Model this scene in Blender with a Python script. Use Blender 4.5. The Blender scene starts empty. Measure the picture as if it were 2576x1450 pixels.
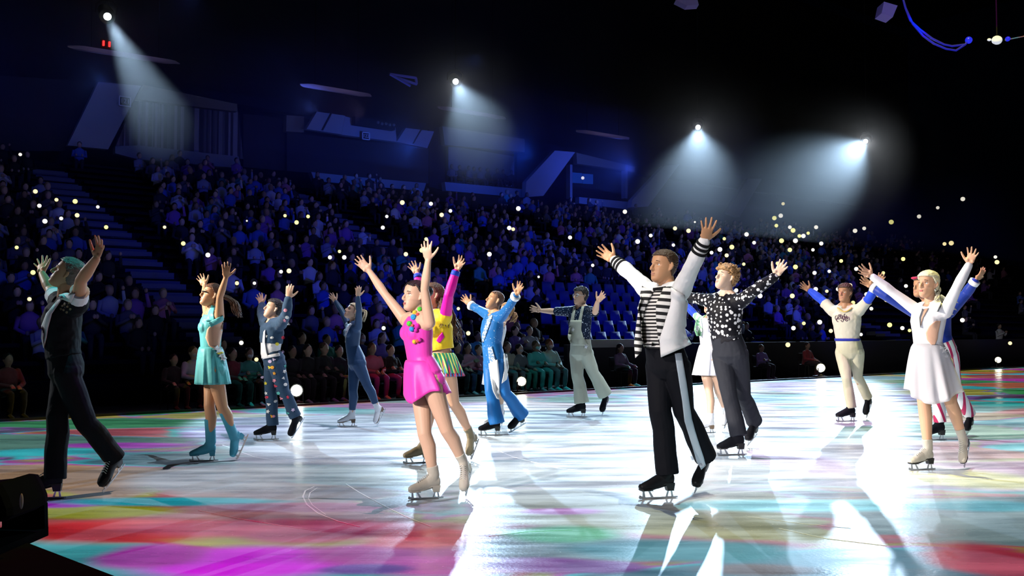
import bpy, bmesh, math, random
from mathutils import Vector, Matrix, Quaternion, noise
from mathutils.bvhtree import BVHTree
R = math.radians
S = bpy.context.scene
C = S.collection
# ---------------------------------------------------------------- camera
F = 2474.0; H = 1.27; PITCH = math.atan(105.0 / F)
cam = bpy.data.cameras.new('camera'); co = bpy.data.objects.new('camera', cam); C.objects.link(co)
cam.sensor_width = 36; cam.lens = 36 * F / 2576; cam.clip_end = 400
co.location = (0, 0, H); co.rotation_euler = (R(90) + PITCH, 0, 0)
S.camera = co
CP, SP = math.cos(PITCH), math.sin(PITCH)
def ray(x, y):
    cx = (x - 1288) / F; cy = (725 - y) / F
    return Vector((cx, CP - SP * cy, SP + CP * cy))
def at(x, y, Y):
    d = ray(x, y); t = Y / d.y
    return Vector((0, 0, H)) + d * t
def ground(x, y, z=0.0):
    d = ray(x, y); return Vector((0, 0, H)) + d * ((z - H) / d.z)
def px(p):
    v = Vector(p) - Vector((0, 0, H)); zc = v.y * CP + v.z * SP; yc = -v.y * SP + v.z * CP
    return 1288 + F * v.x / zc, 725 - F * yc / zc, zc
# rink frame: s along the far barrier, t outwards into the stand
_a = ground(0, 1062); _b = ground(2576, 925)
U = (_b - _a).normalized(); N = Vector((-U.y, U.x, 0)); P0 = _a.copy(); P0.z = 0
def st(s, t, z=0.0):
    return P0 + U * s + N * t + Vector((0, 0, z))
def on_t(x, y, T):
    d = ray(x, y); o = Vector((0, 0, H)); k = (T - (o - P0).dot(N)) / d.dot(N)
    return o + d * k
def to_st(p):
    q = Vector(p) - P0; return q.dot(U), q.dot(N)
UANG = math.atan2(U.y, U.x)
# ---------------------------------------------------------------- look
S.view_settings.view_transform = 'Standard'; S.view_settings.look = 'None'
S.view_settings.exposure = 0.0; S.view_settings.gamma = 1.0; S.view_settings.use_curve_mapping = False
S.cycles.use_denoising = True
S.cycles.max_bounces = 5; S.cycles.diffuse_bounces = 1; S.cycles.glossy_bounces = 2
S.cycles.transmission_bounces = 3; S.cycles.transparent_max_bounces = 6; S.cycles.volume_bounces = 0
S.cycles.sample_clamp_indirect = 4.0; S.cycles.sample_clamp_direct = 30.0
S.cycles.caustics_reflective = False; S.cycles.caustics_refractive = False
S.cycles.adaptive_threshold = 0.02
w = bpy.data.worlds.new('dark_arena'); S.world = w; w.use_nodes = True
w.node_tree.nodes['Background'].inputs[0].default_value = (0.02, 0.04, 0.12, 1)
w.node_tree.nodes['Background'].inputs[1].default_value = 0.004
# ---------------------------------------------------------------- lights
def spot(name, loc, target, power, col, deg, blend=0.3, size=0.15):
    l = bpy.data.lights.new(name, 'SPOT'); o = bpy.data.objects.new(name, l); C.objects.link(o)
    l.energy = power; l.color = col; l.spot_size = R(deg); l.spot_blend = blend; l.shadow_soft_size = size
    o.location = loc; o.rotation_euler = (Vector(target) - Vector(loc)).to_track_quat('-Z', 'Y').to_euler()
    return o
HL = 11.0
LAMPS = [(272, 45), (1147, 207), (1756, 322), (2176, 357)]
def lamp_pos(x, y, z=HL):
    d = ray(x, y); return Vector((0, 0, H)) + d * ((z - H) / d.z)
LP = [lamp_pos(*q) for q in LAMPS]
AIM = [(800, 1080, 8.5, 0.35, 30000), (1563, 1100, 13, 0.6, 24000), (1760, 1000, 16.5, 0.7, 42000), (1466, 1000, 19.5, 0.8, 60000)]
for p, (ax, ay, dg, bl, pw) in zip(LP, AIM):
    spot('rear_spot_light', p, ground(ax, ay), pw, (0.50, 0.74, 1.0), dg, bl, 0.12)
# soft outer field of the same lamps: rims the skaters and throws their shadows to the camera
for p, tx, pw in ((LP[1], (0, 9, 0), 900), (LP[2], (3, 9, 0), 1000), (LP[3], (4.5, 10, 0), 3000)):
    spot('rear_field_light', p, tx, pw, (0.86, 0.93, 1.0), 34, 1.0, 0.12)
# key follow spots, high at camera left
spot('key_follow_light', (-16, 7.5, 7.4), (3.4, 11.0, 1.2), 29000, (1.0, 0.90, 0.78), 21, 0.6, 0.2)
spot('key_follow_light', (-9, -9, 5.0), (3.8, 11.8, 1.5), 6600, (0.97, 0.95, 1.0), 18, 0.8, 0.25)
spot('front_follow_light', (-9, -4, 5.2), (-.65, 7.3, 1.25), 10500, (1.0, 0.92, 0.88), 9.5, 0.5, 0.15)
spot('front_follow_light', (-14, 4, 5.5), (-3.0, 10.4, 1.1), 5200, (1.0, 0.93, 0.84), 11, 0.6, 0.15)
spot('front_follow_light', (-10, 0, 11), (1.15, 7.4, 1.25), 7000, (1.0, 0.90, 0.80), 9, 0.5, 0.15)
spot('left_rim_light', (-14.5, 12.6, 7), (-3.5, 7.8, 1.3), 3600, (0.92, 0.95, 1.0), 9, 0.6, 0.15)
spot('overhead_wash_light', (2.5, 12.8, 21), (2.5, 12.8, 0), 10000, (0.86, 0.95, 1.0), 38, 0.6, 0.3)
# blue audience wash
def area(name, loc, target, power, col, sx, sy):
    l = bpy.data.lights.new(name, 'AREA'); o = bpy.data.objects.new(name, l); C.objects.link(o)
    l.shape = 'RECTANGLE'; l.size = sx; l.size_y = sy; l.energy = power; l.color = col
    o.location = loc; o.rotation_euler = (Vector(target) - Vector(loc)).to_track_quat('-Z', 'Y').to_euler()
    return o
for s, tt, pw in ((1, 13, 1100), (9, 13, 3000), (17, 13, 4200), (25, 13, 4600), (34, 12, 2200), (44, 12, 700)):
    spot('blue_wash_light', st(s, -9, 6.0), st(s + 1, tt, 3.4), pw, (0.02, 0.045, 1.0), 38, 0.9, 0.5)
for s, t, z, tz, e, col in ((1.5, 18, 8.0, 11, 60, (0.10, 0.16, 1.0)), (6.5, 18.5, 9.5, 10.5, 70, (0.35, 0.42, 1.0)), (14, 18, 9.5, 11, 80, (0.35, 0.35, 1.0)), (18.5, 18, 8.5, 9.5, 110, (0.12, 0.25, 1.0)), (24.5, 18, 9, 10, 160, (0.03, 0.16, 1.0)), (31, 18, 9, 10, 260, (0.12, 0.2, 1.0)), (9, 17, 12.5, 13.3, 30, (0.5, 0.45, 1.0)), (21, 17, 12.5, 13.3, 40, (0.4, 0.45, 1.0))):
    spot('blue_accent_light', st(s, t, z), st(s + .5, 22, tz), e * (3.2 if s in (1.5, 18.5, 24.5, 31) else 1.3), (col[0] * .3, col[1] * .5, 1), 120, 1.0, 0.2)
spot('violet_accent_light', (4.5, 22, 8), at(2235, 25, 26), 120, (0.4, 0.35, 1.0), 60, 1.0, 0.2)
spot('violet_accent_light', (8.5, 18, 5), at(2350, 90, 24), 420, (0.3, 0.3, 1.0), 30, 1.0, 0.2)
for s in (7.2, 15.2, 21.7, 29.5):
    spot('violet_accent_light', st(s, 16.6, 9.2), st(s, 18.5, 10.5), 26, (0.55, 0.42, 1.0), 100, 1.0, 0.2)  # added lamps that tint the baffles lilac, no fixture of their own
# coloured pattern projector hung over the rink: the slide is a node tree on the lamp, in ice metres
def nd(nt, t, **k):
    n = nt.nodes.new(t)
    for a, v in k.items(): setattr(n, a, v)
    return n
def mth(nt, op, a, b=None, c=None):
    n = nd(nt, 'ShaderNodeMath', operation=op)
    for i, v in enumerate((a, b, c)):
        if v is None: continue
        if isinstance(v, (int, float)): n.inputs[i].default_value = v
        else: nt.links.new(v, n.inputs[i])
    return n.outputs[0]
PAL = [(0.0, (0.55, 0.0, 0.62)), (0.16, (0.0, 0.55, 0.50)), (0.30, (0.62, 0.04, 0.05)), (0.42, (0.50, 0.45, 0.02)),
       (0.54, (0.60, 0.02, 0.42)), (0.66, (0.0, 0.62, 0.66)), (0.78, (0.10, 0.02, 0.10)), (0.86, (0.30, 0.08, 0.45)), (0.94, (0.02, 0.30, 0.06))]
def blob(x, y, rx, ry, col, k=1.0):
    c = ground(x, y); a = ground(x + rx, y); b1 = ground(x, y - ry); b2 = ground(x, y + ry)
    return (c.x, c.y, abs(a.x - c.x), (b1 - b2).length / 2, col, k)
BL = [blob(1330, 1110, 1000, 115, (0.34, 0.38, 0.42), .82), blob(620, 1415, 330, 48, (0.95, 0.0, 1.0)), blob(330, 1335, 330, 34, (0.85, 0.02, 0.03)), blob(240, 1288, 230, 18, (0.42, 0.42, 0.0)),
      blob(360, 1400, 170, 34, (0.60, 0.02, 0.50)), blob(160, 1268, 120, 12, (0.45, 0.0, 0.6)), blob(700, 1330, 420, 26, (0.70, 0.01, 0.10)), blob(1000, 1400, 260, 40, (0.60, 0.01, 0.40)), blob(1080, 1355, 190, 32, (0.85, 0.04, 0.08)), blob(1090, 1430, 220, 30, (0.80, 0.05, 0.55)),
      blob(780, 1345, 190, 26, (0.55, 0.02, 0.12)), blob(900, 1435, 120, 16, (0.22, 0.04, 0.45)),
      blob(1420, 1345, 170, 26, (0.0, 0.55, 0.10)), blob(1720, 1385, 330, 34, (0.0, 0.30, 0.33)), blob(1360, 1425, 220, 24, (0.40, 0.02, 0.42)),
      blob(1380, 1288, 130, 9, (0.55, 0.02, 0.50)), blob(2490, 1410, 170, 50, (0.75, 0.0, 0.03)), blob(2060, 1275, 420, 18, (0.0, 0.70, 0.80)),
      blob(2430, 1205, 190, 26, (0.90, 0.80, 0.10)), blob(2500, 1275, 170, 16, (0.0, 0.55, 0.62)), blob(420, 1262, 330, 12, (0.0, 0.50, 0.60)),
      blob(760, 1275, 280, 14, (0.45, 0.12, 0.25)), blob(120, 1140, 190, 11, (0.0, 0.62, 0.66)), blob(300, 1122, 200, 8, (0.5, 0.0, 0.55)),
      blob(2000, 1160, 120, 40, (0.70, 0.30, 0.66)), blob(1150, 1200, 260, 30, (0.55, 0.62, 0.60)), blob(560, 1200, 260, 40, (0.62, 0.62, 0.68)),
      blob(2150, 1100, 260, 18, (0.25, 0.62, 0.66)), blob(1500, 1430, 120, 20, (0.32, 0.04, 0.4)), blob(1900, 1435, 180, 18, (0.22, 0.16, 0.14))]
PZ = 26.0
PC = Vector((4.0, 11.0, PZ))
def projector():
    o = spot('pattern_projector_light', PC, (PC.x, PC.y, 0), 25000, (1, 1, 1), 128, 0.15, 0.02)
    o.rotation_euler = (0, 0, 0)
    l = o.data; l.use_nodes = True; nt = l.node_tree; nt.nodes.clear()
    tc = nd(nt, 'ShaderNodeTexCoord'); sp = nd(nt, 'ShaderNodeSeparateXYZ'); nt.links.new(tc.outputs['Normal'], sp.inputs[0])
    az = mth(nt, 'MAXIMUM', mth(nt, 'ABSOLUTE', sp.outputs[2]), 0.05)
    X = mth(nt, 'MULTIPLY_ADD', mth(nt, 'DIVIDE', sp.outputs[0], az), PZ, PC.x)
    Y = mth(nt, 'MULTIPLY_ADD', mth(nt, 'DIVIDE', sp.outputs[1], az), PZ, PC.y)
    cb = nd(nt, 'ShaderNodeCombineXYZ'); nt.links.new(X, cb.inputs[0]); nt.links.new(Y, cb.inputs[1])
    # brush-like wobble
    nz = nd(nt, 'ShaderNodeTexNoise'); nz.inputs['Scale'].default_value = 0.9; nz.inputs['Detail'].default_value = 4; nz.inputs['Roughness'].default_value = 0.55
    mp = nd(nt, 'ShaderNodeMapping'); mp.inputs['Scale'].default_value = (0.35, 0.9, 1); nt.links.new(cb.outputs[0], mp.inputs[0]); nt.links.new(mp.outputs[0], nz.inputs[0])
    sb = nd(nt, 'ShaderNodeVectorMath', operation='SUBTRACT'); nt.links.new(nz.outputs['Color'], sb.inputs[0]); sb.inputs[1].default_value = (0.5, 0.5, 0.5)
    def warp(sc):
        ms = nd(nt, 'ShaderNodeVectorMath', operation='MULTIPLY'); nt.links.new(sb.outputs[0], ms.inputs[0]); ms.inputs[1].default_value = sc
        ad = nd(nt, 'ShaderNodeVectorMath', operation='ADD'); nt.links.new(cb.outputs[0], ad.inputs[0]); nt.links.new(ms.outputs[0], ad.inputs[1]); return ad.outputs[0]
    wv = warp((3.0, 1.0, 0)); wb = warp((0.6, 0.3, 0))
    mv = nd(nt, 'ShaderNodeMapping'); mv.inputs['Scale'].default_value = (0.38, 0.62, 1); nt.links.new(wv, mv.inputs[0])
    vo = nd(nt, 'ShaderNodeTexVoronoi', feature='SMOOTH_F1'); vo.inputs['Scale'].default_value = 1.0
    if 'Smoothness' in vo.inputs: vo.inputs['Smoothness'].default_value = 0.18
    nt.links.new(mv.outputs[0], vo.inputs['Vector'])
    sc = nd(nt, 'ShaderNodeSeparateColor'); nt.links.new(vo.outputs['Color'], sc.inputs[0])
    cr = nd(nt, 'ShaderNodeValToRGB'); cr.color_ramp.interpolation = 'EASE'
    el = cr.color_ramp.elements
    el[0].position = 0; el[0].color = (*PAL[0][1], 1); el[1].position = PAL[1][0]; el[1].color = (*PAL[1][1], 1)
    for p, c in PAL[2:]:
        e = el.new(p); e.color = (*c, 1)
    nt.links.new(sc.outputs[0], cr.inputs[0])
    cur = cr.outputs[0]
    for x, y, rx, ry, col, k in BL:
        v = nd(nt, 'ShaderNodeVectorMath', operation='SUBTRACT'); nt.links.new(wb, v.inputs[0]); v.inputs[1].default_value = (x, y, 0)
        v2 = nd(nt, 'ShaderNodeVectorMath', operation='MULTIPLY'); nt.links.new(v.outputs[0], v2.inputs[0]); v2.inputs[1].default_value = (1 / rx, 1 / ry, 0)
        ln = nd(nt, 'ShaderNodeVectorMath', operation='LENGTH'); nt.links.new(v2.outputs[0], ln.inputs[0])
        mr = nd(nt, 'ShaderNodeMapRange', interpolation_type='SMOOTHSTEP'); nt.links.new(ln.outputs['Value'], mr.inputs[0])
        mr.inputs[1].default_value = 1.1; mr.inputs[2].default_value = 0.6; mr.inputs[3].default_value = 0; mr.inputs[4].default_value = k
        mx = nd(nt, 'ShaderNodeMix', data_type='RGBA'); nt.links.new(mr.outputs[0], mx.inputs[0]); nt.links.new(cur, mx.inputs[6]); mx.inputs[7].default_value = (*col, 1)
        cur = mx.outputs[2]
    # iris: the slide stops at the barrier (t = 0) and just outside
    t = mth(nt, 'ADD', mth(nt, 'MULTIPLY', X, N.x), mth(nt, 'MULTIPLY_ADD', Y, N.y, -P0.dot(N)))
    g = nd(nt, 'ShaderNodeMapRange', interpolation_type='SMOOTHSTEP'); nt.links.new(t, g.inputs[0])
    g.inputs[1].default_value = 3.0; g.inputs[2].default_value = -0.5; g.inputs[3].default_value = 0.0; g.inputs[4].default_value = 1.0
    cos = mth(nt, 'POWER', az, -3.0)     # keeps the slide evenly bright over the rink
    em = nd(nt, 'ShaderNodeEmission'); nt.links.new(cur, em.inputs[0]); nt.links.new(mth(nt, 'MULTIPLY', g.outputs[0], cos), em.inputs[1])
    out = nd(nt, 'ShaderNodeOutputLight'); nt.links.new(em.outputs[0], out.inputs[0])
projector()
# ---------------------------------------------------------------- helpers
def mat(name, col, rough=0.7, metal=0.0, spec=0.4, emit=None, es=0.0, bump=None, sheen=0.0):
    m = bpy.data.materials.new(name); m.use_nodes = True; nt = m.node_tree; b = nt.nodes['Principled BSDF']
    b.inputs['Base Color'].default_value = (*col, 1); b.inputs['Roughness'].default_value = rough
    b.inputs['Metallic'].default_value = metal; b.inputs['Specular IOR Level'].default_value = spec
    if sheen: b.inputs['Sheen Weight'].default_value = sheen
    if emit:
        b.inputs['Emission Color'].default_value = (*emit, 1); b.inputs['Emission Strength'].default_value = es
        m.cycles.emission_sampling = 'NONE'
    tc = nt.nodes.new('ShaderNodeTexCoord'); nz = nt.nodes.new('ShaderNodeTexNoise')
    sc, st_ = bump if bump else (30, 0.05)
    nz.inputs['Scale'].default_value = sc; nz.inputs['Detail'].default_value = 3
    bp = nt.nodes.new('ShaderNodeBump'); bp.inputs['Strength'].default_value = st_; bp.inputs['Distance'].default_value = 0.02
    nt.links.new(tc.outputs['Object'], nz.inputs['Vector']); nt.links.new(nz.outputs[0], bp.inputs['Height']); nt.links.new(bp.outputs[0], b.inputs['Normal'])
    return m
def link(name, me, m=None, parent=None, label=None):
    o = bpy.data.objects.new(name, me); C.objects.link(o)
    if m is not None and not me.materials: me.materials.append(m)
    if parent is not None: o.parent = parent
    if label: o['label'] = label
    return o
def bobj(name, bm, m, parent=None, smooth=False, label=None):
    me = bpy.data.meshes.new(name); bmesh.ops.recalc_face_normals(bm, faces=bm.faces); bm.to_mesh(me); bm.free()
    if smooth: me.polygons.foreach_set('use_smooth', [True] * len(me.polygons))
    return link(name, me, m, parent, label)
def tag(o, label=None, cat=None, group=None, kind=None):
    if label: o['label'] = label
    if cat: o['category'] = cat
    if group: o['group'] = group
    if kind: o['kind'] = kind
    return o
def empty(name, loc, rz=0.0):
    o = bpy.data.objects.new(name, None); C.objects.link(o); o.location = loc; o.rotation_euler = (0, 0, rz); o.empty_display_size = 0.2
    return o
def prism(bm, pts, off):
    """closed prism of a polygon and the same polygon moved by off"""
    a = [bm.verts.new(p) for p in pts]; b = [bm.verts.new(Vector(p) + Vector(off)) for p in pts]
    bm.faces.new(a); bm.faces.new(b[::-1]); n = len(pts)
    for i in range(n): bm.faces.new((a[i], b[i], b[(i + 1) % n], a[(i + 1) % n]))
def box(bm, c, sx, sy, sz, M=None):
    r = bmesh.ops.create_cube(bm, size=1); c = Vector(c)
    for v in r['verts']:
        p = Vector((v.co.x * sx, v.co.y * sy, v.co.z * sz))
        v.co = (M @ p if M else p) + c
    return r['verts']
MST = Matrix((U, N, Vector((0, 0, 1)))).transposed()
def stbox(bm, s0, s1, t0, t1, z0, z1):
    box(bm, st((s0 + s1) / 2, (t0 + t1) / 2, (z0 + z1) / 2), s1 - s0, t1 - t0, z1 - z0, MST)
def tube(bm, pts, rad, seg=10, cap=True, flat=None, axis=None):
    """loft rings along pts; rad = list of r or (a,b); axis = fixed lateral direction"""
    pts = [Vector(p) for p in pts]; rings = []; n = len(pts); ref = None
    for i, p in enumerate(pts):
        d = (pts[min(i + 1, n - 1)] - pts[max(i - 1, 0)]).normalized()
        if axis is not None: u = Vector(axis); u = (u - d * u.dot(d)).normalized()
        else:
            if ref is None: ref = Vector((0, 0, 1)) if abs(d.z) < 0.8 else Vector((1, 0, 0))
            u = (ref - d * ref.dot(d)).normalized(); ref = u
        v = d.cross(u).normalized(); r = rad[i]; a, b = (r, r) if isinstance(r, (int, float)) else r
        rings.append([bm.verts.new(p + u * (a * math.cos(2 * math.pi * k / seg)) + v * (b * math.sin(2 * math.pi * k / seg))) for k in range(seg)])
    for i in range(n - 1):
        for k in range(seg):
            bm.faces.new((rings[i][k], rings[i][(k + 1) % seg], rings[i + 1][(k + 1) % seg], rings[i + 1][k]))
    if cap:
        bm.faces.new(rings[0][::-1]); bm.faces.new(rings[-1])
    return rings
def ball(bm, c, r, M=None, seg=12, rings=8):
    q = bmesh.ops.create_uvsphere(bm, u_segments=seg, v_segments=rings, radius=1)
    rr = (r, r, r) if isinstance(r, (int, float)) else r
    for v in q['verts']:
        p = Vector((v.co.x * rr[0], v.co.y * rr[1], v.co.z * rr[2])); v.co = (M @ p if M else p) + Vector(c)
    return q['verts']
# ---------------------------------------------------------------- ice
def ice_mat():
    m = bpy.data.materials.new('ice'); m.use_nodes = True; nt = m.node_tree; b = nt.nodes['Principled BSDF']
    tc = nd(nt, 'ShaderNodeTexCoord')
    mp = nd(nt, 'ShaderNodeMapping'); mp.inputs['Rotation'].default_value = (0, 0, R(-6)); mp.inputs['Scale'].default_value = (0.55, 2.4, 1)
    nt.links.new(tc.outputs['Object'], mp.inputs[0])
    n1 = nd(nt, 'ShaderNodeTexNoise'); n1.inputs['Scale'].default_value = 1.1; n1.inputs['Detail'].default_value = 7; n1.inputs['Roughness'].default_value = 0.6
    nt.links.new(mp.outputs[0], n1.inputs[0])
    r1 = nd(nt, 'ShaderNodeValToRGB'); r1.color_ramp.elements[0].position = 0.35; r1.color_ramp.elements[0].color = (0.40, 0.45, 0.50, 1)
    r1.color_ramp.elements[1].position = 0.66; r1.color_ramp.elements[1].color = (0.74, 0.78, 0.80, 1)
    nt.links.new(n1.outputs[0], r1.inputs[0])
    # fine snow specks
    n2 = nd(nt, 'ShaderNodeTexNoise'); n2.inputs['Scale'].default_value = 42; n2.inputs['Detail'].default_value = 3
    nt.links.new(tc.outputs['Object'], n2.inputs[0])
    r2 = nd(nt, 'ShaderNodeValToRGB'); r2.color_ramp.elements[0].position = 0.66; r2.color_ramp.elements[0].color = (0, 0, 0, 1)
    r2.color_ramp.elements[1].position = 0.74; r2.color_ramp.elements[1].color = (1, 1, 1, 1); nt.links.new(n2.outputs[0], r2.inputs[0])
    mx = nd(nt, 'ShaderNodeMix', data_type='RGBA'); nt.links.new(r2.outputs[0], mx.inputs[0]); nt.links.new(r1.outputs[0], mx.inputs[6]); mx.inputs[7].default_value = (0.95, 0.97, 1, 1)
    nt.links.new(mx.outputs[2], b.inputs['Base Color'])
    rr = nd(nt, 'ShaderNodeMapRange'); nt.links.new(n1.outputs[0], rr.inputs[0]); rr.inputs[1].default_value = 0.35; rr.inputs[2].default_value = 0.65
    rr.inputs[3].default_value = 0.16; rr.inputs[4].default_value = 0.42; nt.links.new(rr.outputs[0], b.inputs['Roughness'])
    b.inputs['IOR'].default_value = 1.31; b.inputs['Specular IOR Level'].default_value = 0.38
    bp = nd(nt, 'ShaderNodeBump'); bp.inputs['Strength'].default_value = 0.10; bp.inputs['Distance'].default_value = 0.01
    nt.links.new(n2.outputs[0], bp.inputs['Height']); nt.links.new(bp.outputs[0], b.inputs['Normal'])
    return m
bm = bmesh.new()
vs = [bm.verts.new(st(s, t, 0)) for s, t in ((-30, -32), (75, -32), (75, 0), (-30, 0))] + [bm.verts.new(st(s, t, -0.3)) for s, t in ((-30, -32), (75, -32), (75, 0), (-30, 0))]
bm.faces.new(vs[:4]); bm.faces.new(vs[4:][::-1])
for i in range(4): bm.faces.new((vs[i], vs[i + 4], vs[(i + 1) % 4 + 4], vs[(i + 1) % 4]))
tag(bobj('floor_ice', bm, ice_mat()), kind='structure')
M_scratch = mat('scratch_frost', (0.95, 0.97, 1.0), 0.5)
M_black = mat('black_paint', (0.006, 0.006, 0.008), 0.6)
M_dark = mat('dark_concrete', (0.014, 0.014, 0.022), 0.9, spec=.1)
M_step = mat('stand_concrete', (0.10, 0.10, 0.12), 0.8)
# ---------------------------------------------------------------- stand
T0, DT, Z0, DZ, NR = 4.2, 0.85, 0.35, 0.323, 21
def rowz(i): return Z0 + DZ * i
bm = bmesh.new(); stbox(bm, -30, 75, 0, 3.9, -0.5, -0.12)
tag(bobj('floor_rinkside', bm, M_black), kind='structure')
bm = bmesh.new(); stbox(bm, -30, 75, 3.9, T0, -0.5, 0.30)
for i in range(NR): stbox(bm, -30, 75, T0 + DT * i, T0 + DT * (i + 1), -0.3 if i == 0 else rowz(i) - 0.5, rowz(i))
tag(bobj('floor_terraces', bm, M_dark), kind='structure')
TE = T0 + DT * NR                      # back of the terraces
TW = TE + 0.6
bm = bmesh.new(); stbox(bm, -30, 75, TE, TW + 6, rowz(NR) - 0.6, rowz(NR))
tag(bobj('floor_concourse', bm, M_dark), kind='structure')
bm = bmesh.new(); stbox(bm, -30, 75, TW + 5.6, TW + 6, 0, 26)
tag(bobj('wall_far', bm, M_black), kind='structure')
bm = bmesh.new(); stbox(bm, -30, 75, -32, TW + 6, 27, 27.3)
tag(bobj('ceiling', bm, M_black), kind='structure')

# skate cuts in the surface
bm = bmesh.new()
def cut(pts, r=.006):
    P = [ground(x, y, .001) for x, y in pts]; tube(bm, P, [(r, .0012)] * len(P), 6, axis=(0, 1, 0) if abs((P[-1] - P[0]).x) > abs((P[-1] - P[0]).y) else (1, 0, 0))
cut([(790, 1225), (768, 1235), (762, 1250), (772, 1270), (800, 1292), (850, 1312), (905, 1326)]); cut([(798, 1228), (780, 1240), (776, 1255), (786, 1272), (820, 1296)], .004)
cut([(870, 1218), (905, 1240), (960, 1270), (1020, 1300), (1085, 1326)], .005); cut([(500, 1285), (600, 1305), (700, 1322), (800, 1336)], .004); cut([(1230, 1350), (1330, 1338), (1440, 1334)], .004)
cut([(1880, 1300), (2000, 1316), (2140, 1330)], .005); cut([(1960, 1330), (2080, 1356), (2230, 1374)], .006); cut([(560, 1120), (640, 1150), (700, 1160), (800, 1150)], .005); cut([(1520, 1190), (1400, 1178), (1290, 1150), (1220, 1120)], .006)
tag(bobj('floor_skate_cuts', bm, M_scratch), kind='structure')
# ---------------------------------------------------------------- suites and fascias above the terraces
M_fas = mat('fascia_beige', (0.22, 0.19, 0.14), 0.85); M_pan = mat('panel_white', (0.34, 0.34, 0.38), 0.8); M_led = mat('ledge_grey', (0.24, 0.26, 0.30), 0.8)
M_cur = banded_wall = None
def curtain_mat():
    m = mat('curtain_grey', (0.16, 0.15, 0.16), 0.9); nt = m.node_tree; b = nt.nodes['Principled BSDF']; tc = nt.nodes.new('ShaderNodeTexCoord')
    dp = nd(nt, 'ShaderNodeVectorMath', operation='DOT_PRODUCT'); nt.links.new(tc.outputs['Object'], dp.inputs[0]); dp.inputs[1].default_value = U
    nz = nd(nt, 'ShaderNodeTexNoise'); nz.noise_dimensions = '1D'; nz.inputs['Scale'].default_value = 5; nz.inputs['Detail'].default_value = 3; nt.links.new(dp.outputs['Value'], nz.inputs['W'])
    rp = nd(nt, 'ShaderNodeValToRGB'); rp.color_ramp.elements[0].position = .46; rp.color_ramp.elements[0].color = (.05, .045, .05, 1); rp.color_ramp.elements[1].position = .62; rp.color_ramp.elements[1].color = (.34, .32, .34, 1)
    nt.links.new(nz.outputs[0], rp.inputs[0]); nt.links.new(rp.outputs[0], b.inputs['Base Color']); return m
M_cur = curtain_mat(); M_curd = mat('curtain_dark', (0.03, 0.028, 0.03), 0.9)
def trace(name, pts, T, depth, m, kind='structure', parent=None, label=None, cat=None):
    bm = bmesh.new(); prism(bm, [on_t(x, y, T) for x, y in pts], N * depth); o = bobj(name, bm, m, parent, label=label)
    if kind: o['kind'] = kind
    if cat: o['category'] = cat
    return o
tn = 0
def trim(pts, T, depth, m):
    global tn; tn += 1; return trace('trim_%d' % tn, pts, T, depth, m)
def wall(side, pts, T, depth, m): return trace('wall_' + side, pts, T, depth, m)
TF = TW + .2
# long dim beam over the suites
trim([(120, 196), (600, 236), (1110, 322), (1620, 402), (2300, 505), (2300, 540), (1620, 440), (1110, 350), (600, 262), (120, 205)], TF + .8, .5, M_dark)
# bay by section 121
trim([(248, 206), (355, 216), (272, 376), (170, 366)], TF - .9, .3, M_pan)
trim([(363, 214), (597, 262), (597, 281), (344, 250)], TF - .3, .3, M_fas)
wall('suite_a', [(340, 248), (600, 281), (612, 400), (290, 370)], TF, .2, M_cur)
trim([(290, 368), (350, 366), (600, 394), (608, 424), (347, 401), (290, 386)], TF - .4, .3, M_led)
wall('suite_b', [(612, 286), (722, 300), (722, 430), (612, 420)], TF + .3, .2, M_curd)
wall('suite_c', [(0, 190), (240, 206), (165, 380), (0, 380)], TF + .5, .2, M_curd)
# bay by section 122
trim([(721, 290), (765, 293), (765, 333), (720, 331)], TF - .3, .3, M_fas)
trim([(797, 281), (868, 291), (859, 338), (771, 325)], TF - .9, .25, M_pan)
trim([(868, 293), (995, 321), (998, 357), (859, 339)], TF - .9, .3, M_pan)
trim([(1021, 322), (1092, 331), (1075, 373), (998, 357)], TF - .9, .25, M_pan)
trim([(832, 284), (836, 285), (813, 328), (809, 327)], TF - .93, .03, M_black); trim([(1058, 327), (1061, 327), (1041, 362), (1038, 361)], TF - .93, .03, M_black)
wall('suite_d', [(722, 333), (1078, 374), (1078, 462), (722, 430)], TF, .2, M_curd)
trim([(783, 433), (905, 446), (1072, 461), (1066, 481), (900, 466), (791, 455)], TF - .4, .3, M_led)
# open suite under the second beam
trim([(1113, 318), (1320, 350), (1320, 383), (1119, 365)], TF - .3, .3, M_fas)
wall('suite_back', [(1128, 366), (1300, 395), (1300, 470), (1128, 458)], TF + 2.6, .2, M_led)
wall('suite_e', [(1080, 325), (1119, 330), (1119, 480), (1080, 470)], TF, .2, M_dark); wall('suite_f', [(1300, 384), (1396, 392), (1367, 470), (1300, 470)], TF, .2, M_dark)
trim([(1119, 458), (1322, 477), (1322, 498), (1122, 480)], TF - .4, .3, M_led)
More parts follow.
